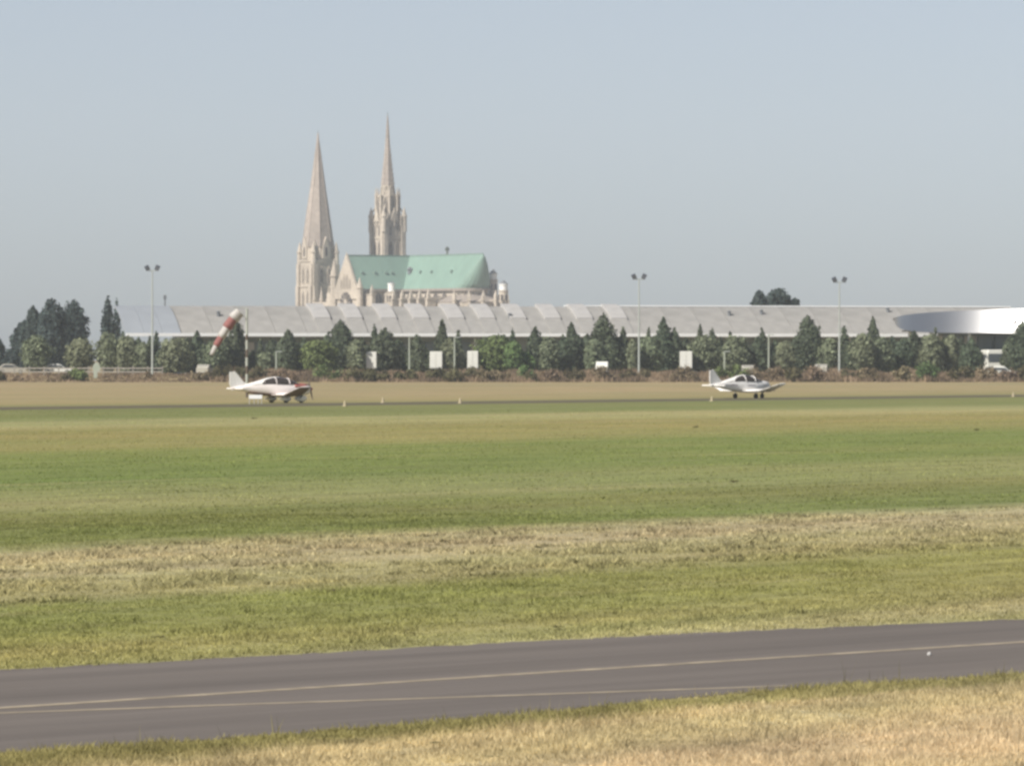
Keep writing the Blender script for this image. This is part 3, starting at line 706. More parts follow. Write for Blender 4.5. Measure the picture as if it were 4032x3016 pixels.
def box_tower(parent, cx, cy, hw, z0, z1, m='stone'):
    mb = MB(); mb.b2(cx-hw, cx+hw, cy-hw, cy+hw, z0, z1); return mb.build('shaft', M[m], parent)
def corner_buttresses(parent, cx, cy, hw, steps, wdt=2.2):
    for sx in (-1, 1):
        for sy in (-1, 1):
            mb = MB(); zz = 0
            for i, (z1, out) in enumerate(steps):
                mb.box((cx+sx*(hw-wdt/2+.2), cy+sy*(hw+out/2), (zz+z1)/2), (wdt, out, z1-zz)); mb.box((cx+sx*(hw+out/2), cy+sy*(hw-wdt/2+.2), (zz+z1)/2), (out, wdt, z1-zz)); zz = z1
            mb.build('buttress', M['stone'], parent)
def ring_course(parent, cx, cy, hw, z, out=.4, hgt=.6):
    mb = MB(); mb.b2(cx-hw-out, cx+hw+out, cy-hw-out, cy+hw+out, z, z+hgt); mb.build('string_course', M['stone'], parent)
FACES = ((0, 1, 0), (-pi/2, 0, -1), (pi/2, 0, 1), (pi, -1, 0))
# south (plain) tower
SX, SY = -47.0, -17.9
s_t = empty('bell_tower', (0, 0, 0)); s_t.parent = ca; s_t['label'] = 'plain older bell tower with smooth stone spire'
hw = 6.3
box_tower(s_t, SX, SY, hw, 0, 45.5); corner_buttresses(s_t, SX, SY, hw, [(22, 1.7), (34, 1.3), (43.5, .9)])
for z in (22, 33.5, 44.6): ring_course(s_t, SX, SY, hw, z)
for ang, ux, uy in FACES:
    px_, py_ = -uy, ux
    for off, zz, ww, hh in ((-1.9, 24.2, 1.7, 8.0), (1.9, 24.2, 1.7, 8.0), (-1.9, 35.2, 1.5, 7.6), (1.9, 35.2, 1.5, 7.6)):
        window(s_t, SX+ux*hw+px_*off, SY+uy*hw+py_*off, zz, ang, ww, hh)
mb = MB(); mb.frustum(SX, SY, 45.4, 51.6, 7.0, 6.7, 8, pi/8); mb.build('octagon', M['stone'], s_t)
for k in range(8):
    a = k*pi/4; big = k % 2 == 0
    mb = MB(); R_ = 6.4; x, y = SX+R_*cos(a), SY+R_*sin(a); hgt = 9.5 if big else 8.0; wd_ = 1.7 if big else 1.5
    z0 = 46.0
    tx, ty = -sin(a), cos(a); ox, oy = cos(a), sin(a)
    vs = []
    for dpt in (-1.6, .55):
        for l, z in ((-wd_, z0), (wd_, z0), (wd_, z0+hgt*.5), (0, z0+hgt), (-wd_, z0+hgt*.5)):
            vs.append((x+tx*l+ox*dpt, y+ty*l+oy*dpt, z))
    mb.add(vs, [(0,1,2,3,4), (9,8,7,6,5), (0,5,6,1), (1,6,7,2), (2,7,8,3), (3,8,9,4), (4,9,5,0)])
    gbl = mb.build('gablet', M['stone'], s_t)
    w_ = window_meshes(1.1, 4.2); o = put('window', w_[0], s_t, (x+ox*.56, y+oy*.56, z0+1.0), a+pi/2)
    if not big: spire_pin(SX+8.2*cos(a), SY+8.2*sin(a), 43, 48.5, 53.5, 1.25, s_t, a, 'corner_pinnacle')
mb = MB(); rings = []
for z, r in ((51.0, 7.15), (57, 6.25), (66, 4.95), (78, 3.15), (90, 1.5), (97.5, .62), (100.8, .26)):
    rings.append([(SX+r*cos(pi/8+k*pi/4), SY+r*sin(pi/8+k*pi/4), z) for k in range(8)])
mb.loft(rings); spi = mb.build('spire', M['spire'], s_t)
for k in range(8):
    a = pi/8+k*pi/4; mb = MB()
    for (z, r), (z2, r2) in zip(((51.0, 7.15), (57, 6.25), (66, 4.95), (78, 3.15), (90, 1.5)), ((57, 6.25), (66, 4.95), (78, 3.15), (90, 1.5), (99.5, .2))):
        mb.tube((SX+r*cos(a), SY+r*sin(a), z), (SX+r2*cos(a), SY+r2*sin(a), z2), .2, .14, 5)
    mb.build('rib', M['spire'], s_t)
mb = MB(); mb.tube((SX, SY, 100), (SX, SY, 102.2), .09, .05, 6); mb.box((SX, SY, 101.4), (.08, .9, .08)); mb.build('cross', M['bronze'], s_t)
# north (flamboyant) tower
NX, NY = -47.0, 17.9
n_t = empty('bell_tower', (0, 0, 0)); n_t.parent = ca; n_t['label'] = 'taller ornate bell tower with slender pinnacled spire'
hw = 5.3
box_tower(n_t, NX, NY, hw, 0, 63.0); corner_buttresses(n_t, NX, NY, hw, [(30, 1.6), (48, 1.2), (61, .8)], 1.9)
for z in (30, 44.5, 55.0, 62.4): ring_course(n_t, NX, NY, hw, z, .35, .5)
for ang, ux, uy in FACES:
    px_, py_ = -uy, ux
    for off in (-1.75, 1.75):
        window(n_t, NX+ux*hw+px_*off, NY+uy*hw+py_*off, 46.2, ang, 2.1, 8.2)
        window(n_t, NX+ux*hw+px_*off, NY+uy*hw+py_*off, 56.2, ang, 1.5, 5.6)
        window(n_t, NX+ux*hw+px_*off, NY+uy*hw+py_*off, 33, ang, 1.8, 9.5)
    for off in (-3.4, 0, 3.4):
        spire_pin(NX+ux*(hw+.4)+px_*off, NY+uy*(hw+.4)+py_*off, 60.5, 63.6, 66.4, .38, n_t, pi/4, 'parapet_pinnacle')
    # tall gable over each face
    mb = MB(); x, y = NX+ux*(hw+.35), NY+uy*(hw+.35)
    vs = []
    for dpt in (-.3, .3):
        for l, z in ((-2.0, 62.6), (2.0, 62.6), (0, 68.6)): vs.append((x+px_*l+ux*dpt, y+py_*l+uy*dpt, z))
    mb.add(vs, [(0,1,2), (5,4,3), (0,3,4,1), (1,4,5,2), (2,5,3,0)]); mb.build('gablet', M['stone'], n_t)
for sx in (-1, 1):
    for sy in (-1, 1):
        spire_pin(NX+sx*5.3, NY+sy*5.3, 58, 64.6, 69.0, 1.2, n_t, pi/4, 'corner_pinnacle')
        mb = MB(); mb.tube((NX+sx*5.2, NY+sy*5.2, 66), (NX+sx*2.9, NY+sy*2.9, 70.8), .38, .3, 6); mb.build('flying_buttress', M['stone'], n_t)
mb = MB(); mb.frustum(NX, NY, 62.8, 74.0, 5.1, 4.6, 8, pi/8); mb.frustum(NX, NY, 73.4, 74.3, 5.0, 5.0, 8, pi/8); mb.build('octagon', M['stone'], n_t)
for k in range(8):
    a = k*pi/4; window(n_t, NX+4.65*cos(a), NY+4.65*sin(a), 65.3, a, 1.5, 8.0)
    a2 = a+pi/8; spire_pin(NX+5.2*cos(a2), NY+5.2*sin(a2), 64, 73.8, 77.6, .55, n_t, a2, 'slender_pinnacle')
mb = MB(); mb.frustum(NX, NY, 74.0, 79.0, 3.3, 2.85, 8, pi/8); mb.build('lantern', M['stone'], n_t)
for k in range(8): a = k*pi/4; window(n_t, NX+2.72*cos(a), NY+2.72*sin(a), 75.6, a, .9, 2.8)
mb = MB(); rings = []
PRF = ((78.8, 2.95), (84, 2.35), (90, 1.72), (97, 1.0), (103, .62), (109.2, .25))
for z, r in PRF: rings.append([(NX+r*cos(pi/8+k*pi/4), NY+r*sin(pi/8+k*pi/4), z) for k in range(8)])
mb.loft(rings); mb.build('spire', M['spire'], n_t)
for k in range(8):
    a = pi/8+k*pi/4; mb = MB()
    for i in range(13):
        t = i/13; z = 79.4+27*t; r = np.interp(z, [p[0] for p in PRF], [p[1] for p in PRF])
        mb.frustum(NX+(r+.1)*cos(a), NY+(r+.1)*sin(a), z, z+.55, .26*(1-.5*t), .05, 4, a)
    mb.build('crockets', M['spire'], n_t)
mb = MB(); mb.tube((NX, NY, 108), (NX, NY, 111.0), .1, .06, 6); mb.box((NX, NY, 110.1), (.08, 1.1, .08)); mb.build('cross', M['bronze'], n_t)

# ------------------------------------------------------------------ exhibition hall
HA = radians(14); HD = 862.0
hall = empty('exhibition_hall', (GX(490, HD), HD, 1.0), HA)
tag(hall, 'long low exhibition hall with curved grey roof behind the trees', 'building')
HL = 142.0; EV = PZ(1313, HD)-1.0; RG = PZ(1204, HD+9)-1.0
prof = [(-1.2+10.2*t, EV+(RG-EV)*(1-(1-t)**1.45)) for t in [i/8 for i in range(9)]]
full = prof+[(9.3, RG-.05)]
def roof_strip(u0, u1, pts, thick=.25):
    mb = MB(); rings = []
    for u in (u0, u1):
        rings.append([(u, v, z) for v, z in pts]+[(u, v, z-thick) for v, z in pts[::-1]])
    mb.loft(rings); return mb
nb = 28; bw = (HL-8.5)/nb
pm = roof_strip(.03, bw-.03, full).mesh('roof_panel', M['roof'])
for i in range(nb): put('roof_panel', pm, hall, (8.5+i*bw, 0, rng.uniform(-.02, .02)))
for i in range(3):
    mb = roof_strip(i*8.4/3+.02, (i+1)*8.4/3-.02, full); mb.build('end_roof_panel', M['roof_b'], hall)
def lift(pts, d): return [(v, z+d) for v, z in pts]
upper = [p for p in prof[3:]]; lower = prof[:4]
skm = roof_strip(0, 2.5, lift(upper, .42), .42).mesh('skylight', M['sky_l'])
skl = roof_strip(0, 2.5, lift(lower, .16), .16).mesh('roof_rib', M['roof'])
for pxs in (1203, 1328, 1462, 1590, 1727, 1848, 1970, 2105, 2230, 2365):
    u = 0
    for _ in range(20):      # place along the ridge where it stands
        X = hall.location.x+u*cos(HA)-9*sin(HA); Y = HD+u*sin(HA)+9*cos(HA); u += (GX(pxs, Y)-X)
    s_ = put('skylight', skm, hall, (u, 0, 0)); put('roof_rib', skl, hall, (u, 0, 0))
mb = MB(); mb.b2(0, HL, -1.55, -1.2, EV-.42, EV+.05); mb.build('gutter', M['white'], hall)
mb = MB(); mb.b2(70, HL, 8.5, 9.35, RG+.02, RG+.22); mb.build('ridge_cap', M['white'], hall)
mb = MB(); mb.b2(9.0, HL-.5, -1.15, 9.0, EV-.6, EV-.42); mb.build('soffit', M['soffit'], hall)
mb = MB(); mb.b2(9.0, HL-.6, 2.2, 9.0, 0, EV-.62); mb.build('wall', M['wall_d'], hall)
mb = MB(); mb.b2(9.0, HL-.6, 8.8, 9.1, EV-.6, RG-.3); mb.build('back_wall', M['wall_d'], hall)
gp = MB().b2(.1, 3.5, 2.08, 2.18, 1.0, EV-1.3).mesh('window_panel', M['glass']); gq = MB().b2(.1, 3.5, 2.08, 2.18, 1.0, EV-1.3).mesh('wall_panel', M['concrete'])
cmn = MB().tube((0, 0, 0), (0, 0, EV-.6), .17, .17, 10).mesh('column', M['concrete'])
i = 0; u = 9.2
while u < HL-5:
    if i % 5 in (0, 1, 3): put('window_panel', gp, hall, (u, 0, 0))
    elif i % 5 == 2: put('wall_panel', gq, hall, (u, 0, 0))
    if i % 4 == 0: put('column', cmn, hall, (u, -.6, 0))
    u += 3.7; i += 1
for (u, t_) in ((15.0, .5), (95, .55), (100.3, .6), (60, .45), (121, .7)):
    v, z = np.interp(t_, np.linspace(0, 1, 9), [p[0] for p in prof]), np.interp(t_, np.linspace(0, 1, 9), [p[1] for p in prof])
    mb = MB(); mb.frustum(u, v, z-.1, z+.55, .3, .25, 8); mb.frustum(u, v, z+.55, z+.75, .42, .1, 8); mb.build('roof_vent', M['lead'], hall)
mb = MB(); mb.tube((7.8, 9, RG), (7.8, 9, RG+1.5), .12, .1, 6); mb.box((7.8, 9, RG+1.3), (.4, .4, .6)); mb.build('roof_mast', M['lead'], hall)

# ------------------------------------------------------------------ round pavilion with metal visor
PDc = 872.0; PR = 27.6; pc = (GX(4230, PDc), PDc)
pav = empty('round_pavilion', (pc[0], pc[1], 1.0)); tag(pav, 'round pavilion with a shining metal visor roof in front of the hall', 'building')
def visor(th):   # th: 0 faces the camera, -pi/2 left tip
    c = max(0.0, cos(th)); q = 1-(abs(th)/(pi/2))**6
    zt = 8.2+1.4*c**.65; zb = 7.75-1.75*max(0, q)
    return zt, zb
rings = []; mb = MB()
for i in range(121):
    th = -pi/2+pi*i/120
    zt, zb = visor(th); ring = []
    for k in range(9):
        t_ = k/8; z = zb+(zt-zb)*t_; cc = max(0, cos(th))**.7; r = PR-.2+t_*(-2.0*cc)-(1-t_)*.35*(1-cc)
        ring.append((r*sin(th), -r*cos(th), z))
    ring += [((PR-3.4)*sin(th), -(PR-3.2)*cos(th), zt-.15), ((PR-3.4)*sin(th), -(PR-3.4)*cos(th), zb+.05)]
    rings.append(ring)
mb.loft(rings); vm = mb.build('visor', M['alu'], pav, True)
vm.data.set_sharp_from_angle(angle=radians(35))
mb = MB(); mb.frustum(0, 0, 7.1, 7.9, PR-3, PR-3, 48); mb.frustum(0, 0, 7.9, 9.2, PR-3, 4, 48); mb.build('roof', M['roof'], pav)
mb = MB(); mb.frustum(0, 0, 6.3, 6.5, PR-1.6, PR-1.6, 48); mb.build('soffit', M['soffit'], pav)
mb = MB(); mb.frustum(0, 0, 0, 6.3, PR-7, PR-7, 40); mb.build('wall', M['wall_d'], pav)
for k in range(-9, 10):
    a = k*.155; mb = MB(); mb.box(((PR-6.93)*sin(a), -(PR-6.93)*cos(a), 3.2), (2.7, .14, 4.9), a); mb.build('window_panel', M['glass'] if k % 3 else M['concrete'], pav)
for k in range(-4, 5):
    a = k*.33-.09; mb = MB(); mb.tube(((PR-2.2)*sin(a), -(PR-2.2)*cos(a), 0), ((PR-2.2)*sin(a), -(PR-2.2)*cos(a), 6.35), .26, .26, 10); mb.build('column', M['white'], pav)
# small grey slash mark on the visor
th = math.asin((3935-4230)/22785*PDc/PR*1.0); zt, zb = visor(th)
mb = MB(); r_ = PR-.25-2.2*(.5**1.5)*cos(th)+.15
mb.box((r_*sin(th), -r_*cos(th), (zt+zb)/2+.1), (.22, .12, 1.1), th, 0, .55); mb.build('emblem', M['stripe'], pav)

# ------------------------------------------------------------------ masts, posts, fence
def floodmast(px, top, D, lab):
    o = empty('floodlight_mast', (GX(px, D), D, TERR(D))); zt = PZ(top, D)-TERR(D)
    mb = MB(); mb.tube((0, 0, -.2), (0, 0, zt-.9), .17, .075, 12); mb.build('pole', M['mast'], o)
    mb = MB(); mb.tube((-.62, 0, zt-.95), (.62, 0, zt-.95), .06, .06, 6); mb.build('crossarm', M['mast'], o)
    for sx in (-1, 1):
        mb = MB(); mb.box((sx*.72, -.1, zt-.55), (.62, .42, .66), 0, .35, sx*.45); h_ = mb.build('floodlight', M['lamp'], o)
        mb = MB(); mb.box((sx*.72, -.39, zt-.68), (.48, .04, .48), 0, .35, sx*.45); mb.build('lens', M['lens'], h_)
        mb = MB(); mb.tube((sx*.55, 0, zt-.95), (sx*.68, -.05, zt-.6), .05, .05, 6); mb.build('bracket', M['mast'], o)
    return tag(o, lab, 'floodlight mast', 'floodlight masts along the car park')
floodmast(600, 1040, 823, 'floodlight mast with two lamps beside the left end of the hall')
floodmast(2516, 1074, 824, 'middle floodlight mast with two lamps, right of the cathedral')
floodmast(3305, 1086, 824, 'floodlight mast with two lamps near the round pavilion')
def lamp_post(px, top, D, lab):
    o = empty('lamp_post', (GX(px, D), D, TERR(D))); zt = PZ(top, D)-TERR(D)
    mb = MB(); mb.tube((0, 0, -.2), (0, 0, zt), .15, .10, 10); mb.build('pole', M['marker'], o)
    mb = MB(); mb.box((.35, 0, zt), (.9, .28, .12)); mb.build('lamp_head', M['mast'], o)
    return tag(o, lab, 'lamp post', 'pale car park lamp posts')
lamp_post(1612, 1325, 831, 'thin pale lamp post left of the large white truck')
lamp_post(1790, 1328, 830, 'thin pale lamp post between the two white box trucks')
lamp_post(3027, 1318, 830, 'thin pale lamp post above the right aeroplane')
lamp_post(2853, 1384, 829, 'short pale lamp post behind the right aeroplane tail')
lamp_post(1088, 1384, 830, 'short pale lamp post just right of the windsock pole')
# rail fence at the left
FD = 826.0
fe = empty('rail_fence', (GX(-60, FD), FD, TERR(FD))); tag(fe, 'low weathered rail fence at the left edge of the field', 'fence')
pst = MB().box((0, 0, .55), (.16, .14, 1.3)).mesh('post', M['wood']); fl_ = GX(640, FD)-GX(-60, FD); npst = 12; step = fl_/npst
ral = MB().box((step/2, -.10, 0), (step-.04, .06, .17)).mesh('rail', M['wood'])
for i in range(npst+1):
    put('post', pst, fe, (i*step, 0, rng.uniform(-.05, .05)))
    if i < npst:
        for z in (.45, .95): put('rail', ral, fe, (i*step, 0, z))
# pale marker board
D = 818.0
o = empty('marker_board', (GX(380, D), D, TERR(D))); tag(o, 'pale green pointed marker board on a post beside the dark bush', 'sign')
mb = MB(); mb.add([(x, y, z) for y in (-.05, .05) for x, z in ((-.5, 1.0), (.5, 1.0), (.5, 1.75), (.2, 2.2), (-.2, 2.2), (-.5, 1.75))],
       [tuple(range(6)), tuple(range(11, 5, -1))]+[(i, (i+1)%6, 6+(i+1)%6, 6+i) for i in range(6)]); mb.build('board', M['marker'], o)
mb = MB(); mb.box((-.15, 0, .5), (.55, .12, 1.1)); mb.build('post', M['marker'], o)

# ------------------------------------------------------------------ vehicles
def wheelset(o, xs_, y, r=.33, wdt=.24):
    for x in xs_:
        for s in (-1, 1):
            mb = MB(); mb.tube((x, s*y-wdt/2, r), (x, s*y+wdt/2, r), r, r, 14); wv = mb.build('wheel', M['tyre'], o)
            mb = MB(); mb.tube((x, s*(y+wdt/2-.01), r), (x, s*(y+wdt/2+.03), r), r*.55, r*.5, 10); mb.build('rim', M['mast'], wv)
def car(px, D, rz, m, lab, roofy=1.48):
    o = empty('parked_car', (GX(px, D), D, TERR(D)), rz); tag(o, lab, 'car', 'cars parked behind the hedge')
    pr = [(-2.05,.35),(2.05,.35),(2.1,.7),(1.95,.86),(1.0,.95),(.45,1.38),(.1,roofy),(-1.1,roofy),(-1.75,1.05),(-2.08,.98)]
    mb = MB(); rings = []
    for y, sc in ((-.86,.0), (-.80,1), (.80,1), (.86,.0)):
        rings.append([(x*(1 if sc else .985), y, z if sc else .35+(z-.35)*.94) for x, z in pr])
    mb.loft(rings); mb.build('body', M[m], o)
    for s in (-1, 1):
        mb = MB(); mb.add([(x, s*.875+dy, z) for dy in (-.02, .02) for x, z in ((.85,.97),(.42,1.32),(-1.0,1.36),(-1.5,1.02))], [(0,1,2,3),(7,6,5,4),(0,4,5,1),(1,5,6,2),(2,6,7,3),(3,7,4,0)]); mb.build('side_window', M['vglass'], o)
    mb = MB(); mb.box((.72, 0, 1.18), (.03, 1.35, .5), 0, 0, -.9); mb.build('windscreen', M['vglass'], o)
    mb = MB(); mb.box((-1.46, 0, 1.22), (.03, 1.35, .45), 0, 0, .95); mb.build('rear_window', M['vglass'], o)
    wheelset(o, (-1.3, 1.3), .74); return o
car(45, 838, .1, 'beige', 'pale car behind the fence at the left edge')
car(228, 836, .05, 'van', 'white car behind the fence under the poplars')
car(808, 826, 1.4, 'beige', 'small pale car below the tip of the windsock')
car(2372, 826, 1.5, 'van', 'white car partly hidden by bushes left of the middle floodlight mast', 1.9)
car(3236, 828, 1.45, 'beige', 'pale car beside the right floodlight mast')
car(2945, 824, 1.5, 'beige', 'pale car just above the cockpit of the right aeroplane')
car(3948, 820, -.15, 'van', 'white car in front of the coach below the round pavilion', 1.6)
#car(1060, 824, .2, 'beige', 'pale car behind the bushes over the left aeroplane')
def truck(px, D, rz, top, lab, width=2.4, length=6.0):
    zb = TERR(D); zt = PZ(top, D)-zb
    o = empty('box_truck', (GX(px, D), D, zb), rz); tag(o, lab, 'truck', 'white box trucks by the hall')
    mb = MB(); mb.b2(-length*.62, length*.38, -width/2, width/2, .85, zt); mb.build('cargo_box', M['van'], o)
    mb = MB(); mb.b2(length*.4, length*.4+1.7, -width*.45, width*.45, .5, min(zt-.3, 2.5)); c_ = mb.build('cab', M['van'], o)
    mb = MB(); mb.box((length*.4+1.72, 0, 1.85), (.04, width*.8, .8)); mb.build('windscreen', M['vglass'], c_)
    for s in (-1, 1):
        mb = MB(); mb.box((-length*.62-.03, s*width*.25, (zt+.85)/2), (.05, width*.46, zt-1.1)); mb.build('rear_door', M['van'], o)
    wheelset(o, (-length*.35, length*.45), width*.42, .45, .28); return o
truck(1718, 839, pi/2, 1384, 'large white box truck standing rear on below the choir of the cathedral', 1.8)
truck(1862, 840, pi/2, 1382, 'white box truck standing rear on, right of the larger one', 1.55)
truck(1463, 840, pi/2, 1385, 'narrow white box truck beside the darkest tree', 1.5, 4.0)
truck(2700, 834, pi/2, 1383, 'short white box truck left of the right aeroplane', 1.7, 4.0)
# coach facing the camera
D = 850.0; o = empty('coach', (GX(3912, D), D, 1.0), -pi/2+.12); tag(o, 'white coach parked nose on under the round pavilion', 'coach')
mb = MB(); rings = []
for x, ins in ((-9, 0), (1.2, 0), (1.5, .12)):
    rings.append([(x, s*(1.27-ins), z) for s, z in ((-1, .4), (-1, 3.2-ins), (-.82, 3.55-ins), (.82, 3.55-ins), (1, 3.2-ins), (1, .4))])
mb.loft(rings); mb.build('body', M['van'], o)
mb = MB(); mb.box((1.53, 0, 2.35), (.05, 2.15, 1.25)); mb.build('windscreen', M['vglass'], o)
for s in (-1, 1):
    for k in range(5): mb = MB(); mb.box((-.5-1.7*k, s*1.28, 2.4), (1.5, .04, .95)); mb.build('side_window', M['vglass'], o)
    mb = MB(); mb.box((1.53, s*.95, .85), (.06, .35, .22)); mb.build('headlight', M['lens'], o)
    mb = MB(); mb.box((1.6, s*1.42, 2.6), (.1, .2, .5)); mb.build('mirror', M['lamp'], o)
wheelset(o, (-6.6, -.6), 1.1, .5, .3)

# ------------------------------------------------------------------ aeroplanes
def plane(loc, rz, lab, mp, variant):
    o = empty('light_aeroplane', loc, rz); o.scale = (1.0, 1.0, 1.07); tag(o, lab, 'aeroplane', 'light aeroplanes on the runway')
    Z = .98     # fuselage datum
    # fuselage stations: x, half width, zbottom, ztop
    st_ = [(2.72,.20,-.20,.24),(2.55,.36,-.36,.36),(2.1,.46,-.44,.42),(1.5,.54,-.50,.44),(.9,.57,-.52,.46),(.2,.57,-.52,.48),(-.5,.55,-.50,.56),(-1.1,.48,-.44,.60),(-2.0,.34,-.30,.44),(-3.0,.20,-.14,.30),(-3.9,.08,.0,.20),(-4.1,.03,.06,.16)]
    rings = []
    for x, hw_, zb, zt in st_:
        ring = []
        for k in range(14):
            a = 2*pi*k/14; cx_ = abs(cos(a))**.7*(1 if cos(a) >= 0 else -1); sz = abs(sin(a))**.7*(1 if sin(a) >= 0 else -1)
            ring.append((x, hw_*cx_, Z+(zb+zt)/2+(zt-zb)/2*sz))
        rings.append(ring)
    mb = MB(); mb.loft(rings); mb.build('fuselage', M[mp], o, True)
    # canopy
    rings = []
    for x, hw_, zt in ((1.62,.44,.46),(1.25,.47,.62),(.75,.505,.81),(.15,.51,.90),(-.5,.49,.885),(-1.1,.455,.78),(-1.5,.40,.62)):
        rings.append([(x, hw_*cos(a)*1.0, Z+.38+(zt-.38)*max(0, sin(a))) for a in [pi*k/10 for k in range(11)]])
    mb = MB(); mb.loft(rings); cn = mb.build('canopy', M['canopy'], o, True)
    mb = MB()
    for x, hw_, zt in ((.78,.512,.82),(-.35,.512,.905)):
        pts = [(x, hw_*cos(pi*k/10), Z+.38+(zt-.38)*max(0, sin(pi*k/10))) for k in range(11)]
        for a_, b_ in zip(pts, pts[1:]): mb.tube(a_, b_, (.035 if x > 0 else .03), None, 6)
    mb.build('canopy_frame', M[mp], cn)
    # roof spine from the canopy to the tail
    rings = []
    for x, hw_, zt in ((.15,.12,.93),(-.45,.28,.92),(-1.0,.36,.84),(-1.5,.38,.70),(-2.3,.24,.50),(-2.9,.12,.33)):
        rings.append([(x, hw_*cos(a), Z+.30+(zt-.30)*max(0, sin(a))) for a in [pi*k/8 for k in range(9)]])
    mb = MB(); mb.loft(rings); mb.build('turtle_deck', M['paint'], o, True)
    # wing: flat centre and cranked-up outer panels
    def aero(x0, ch, th): return [(x0, 0), (x0-ch*.08, th*.55), (x0-ch*.3, th), (x0-ch*.65, th*.6), (x0-ch, 0), (x0-ch*.6, -th*.35), (x0-ch*.2, -th*.5)]
    def wing_panel(name, ys_):
        rings = [[(x, y, Z+z0+dz) for x, dz in aero(xl, ch, tk)] for y, z0, xl, ch, tk in ys_]
        mb = MB(); mb.loft(rings); return mb.build(name, M[mp], o, True)
    if variant == 0:
        def under(name, ys_):  # added thin skin; the wing's underside shade is put into its colour
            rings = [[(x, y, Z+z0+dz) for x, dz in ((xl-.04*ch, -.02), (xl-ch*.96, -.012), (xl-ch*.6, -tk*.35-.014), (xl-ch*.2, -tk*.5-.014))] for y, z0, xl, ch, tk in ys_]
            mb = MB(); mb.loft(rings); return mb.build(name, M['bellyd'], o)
        under('wing_shade_skin', [(-2.34,-.38,1.0,1.71,.17), (2.34,-.38,1.0,1.71,.17)])
        for s in (-1, 1): under('wing_shade_skin', [(s*2.37,-.38,1.0,1.71,.17), (s*3.6,-.02,.92,1.35,.13), (s*4.34,.19,.72,.95,.08)])
    wing_panel('wing_centre', [(-2.35,-.38,1.0,1.71,.17), (2.35,-.38,1.0,1.71,.17)])
    for s in (-1, 1):
        wp = wing_panel('outer_wing', [(s*2.36,-.38,1.0,1.71,.17), (s*3.6,-.02,.92,1.35,.13), (s*4.36,.20,.72,.95,.08)])
        mb = MB(); mb.box((-.72, s*1.5, Z-.40), (.38, 1.6, .035), 0, 0, .15); mb.build('flap', M[mp], o)
        # gear leg + spat
        mb = MB(); mb.tube((.05, s*1.28, Z-.4), (.05, s*1.3, .35), .055, .05, 8); mb.build('gear_leg', M[mp], o)
        mb = MB(); mb.tube((.05, s*1.3-.09, .2), (.05, s*1.3+.09, .2), .2, .2, 14); mb.build('wheel', M['tyre'], o)
        rings = [[(x, s*1.3+w_*cos(a), .30+h_*sin(a)) for a in [2*pi*k/10 for k in range(10)]] for x, w_, h_ in ((.5,.03,.04),(.34,.12,.16),(.05,.15,.23),(-.25,.11,.15),(-.55,.02,.04))]
        if variant == 0: mb = MB(); mb.loft(rings); mb.build('wheel_spat', M['paint'], o, True)
    # nose gear
    mb = MB(); mb.tube((1.95, 0, Z-.35), (2.02, 0, .3), .06, .05, 8); mb.build('nose_leg', M[mp], o)
    mb = MB(); mb.tube((2.02, -.08, .19), (2.02, .08, .19), .19, .19, 14); mb.build('nose_wheel', M['tyre'], o)
    if variant == 0:
        rings = [[(x, w_*cos(a), .32+h_*sin(a)) for a in [2*pi*k/10 for k in range(10)]] for x, w_, h_ in ((2.5,.03,.05),(2.34,.14,.2),(2.02,.17,.27),(1.7,.13,.2),(1.42,.02,.06))]
        mb = MB(); mb.loft(rings); mb.build('nose_spat', M['paint'], o, True)
        mb = MB(); mb.add([(2.35,-.1,.4),(1.8,-.1,.4),(2.1,-.07,.78),(2.35,.1,.4),(1.8,.1,.4),(2.1,.07,.78)], [(0,1,2),(5,4,3),(0,3,4,1),(1,4,5,2),(2,5,3,0)]); mb.build('nose_fairing', M['paint'], o)
    # tail
    def slab(name, pts, th, m, plane_='xz', y0=0.0, z0=0.0):
        n_ = len(pts); mb = MB()
        if plane_ == 'xz': vs = [(x, y0+d, z) for d in (-th/2, th/2) for x, z in pts]
        else: vs = [(x, y, z0+d) for d in (-th/2, th/2) for x, y in pts]
        mb.add(vs, [tuple(range(n_)), tuple(range(2*n_-1, n_-1, -1))]+[(i, (i+1)%n_, n_+(i+1)%n_, n_+i) for i in range(n_)])
        return mb.build(name, M[m], o)
    slab('fin', [(-2.3, Z+.36), (-3.55, Z+.15), (-3.88, Z+1.28), (-3.76, Z+1.33), (-3.62, Z+1.22), (-3.0, Z+.56), (-2.75, Z+.45)], .09, 'paint')
    slab('rudder', [(-3.57, Z+.10), (-3.98, Z-.06), (-4.18, Z+.40), (-4.18, Z+1.27), (-3.90, Z+1.31)], .07, 'paint')
    slab('tailplane', [(-3.0,-1.45), (-3.0,1.45), (-3.75,1.45), (-3.75,-1.45)], .08, 'paint', 'xy', 0, Z+.08)
    # trim
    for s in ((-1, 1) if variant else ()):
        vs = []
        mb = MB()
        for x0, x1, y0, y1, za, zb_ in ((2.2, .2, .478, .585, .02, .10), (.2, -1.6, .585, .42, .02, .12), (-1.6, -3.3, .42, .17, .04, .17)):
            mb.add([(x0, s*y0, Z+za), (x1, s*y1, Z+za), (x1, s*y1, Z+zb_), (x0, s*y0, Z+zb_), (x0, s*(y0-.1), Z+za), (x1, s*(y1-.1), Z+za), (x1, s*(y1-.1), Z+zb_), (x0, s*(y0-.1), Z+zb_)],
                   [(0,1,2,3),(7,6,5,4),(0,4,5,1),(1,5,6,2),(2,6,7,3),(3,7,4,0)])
        mb.build('side_stripe', M['stripe' if variant else 'redtrim'], o)
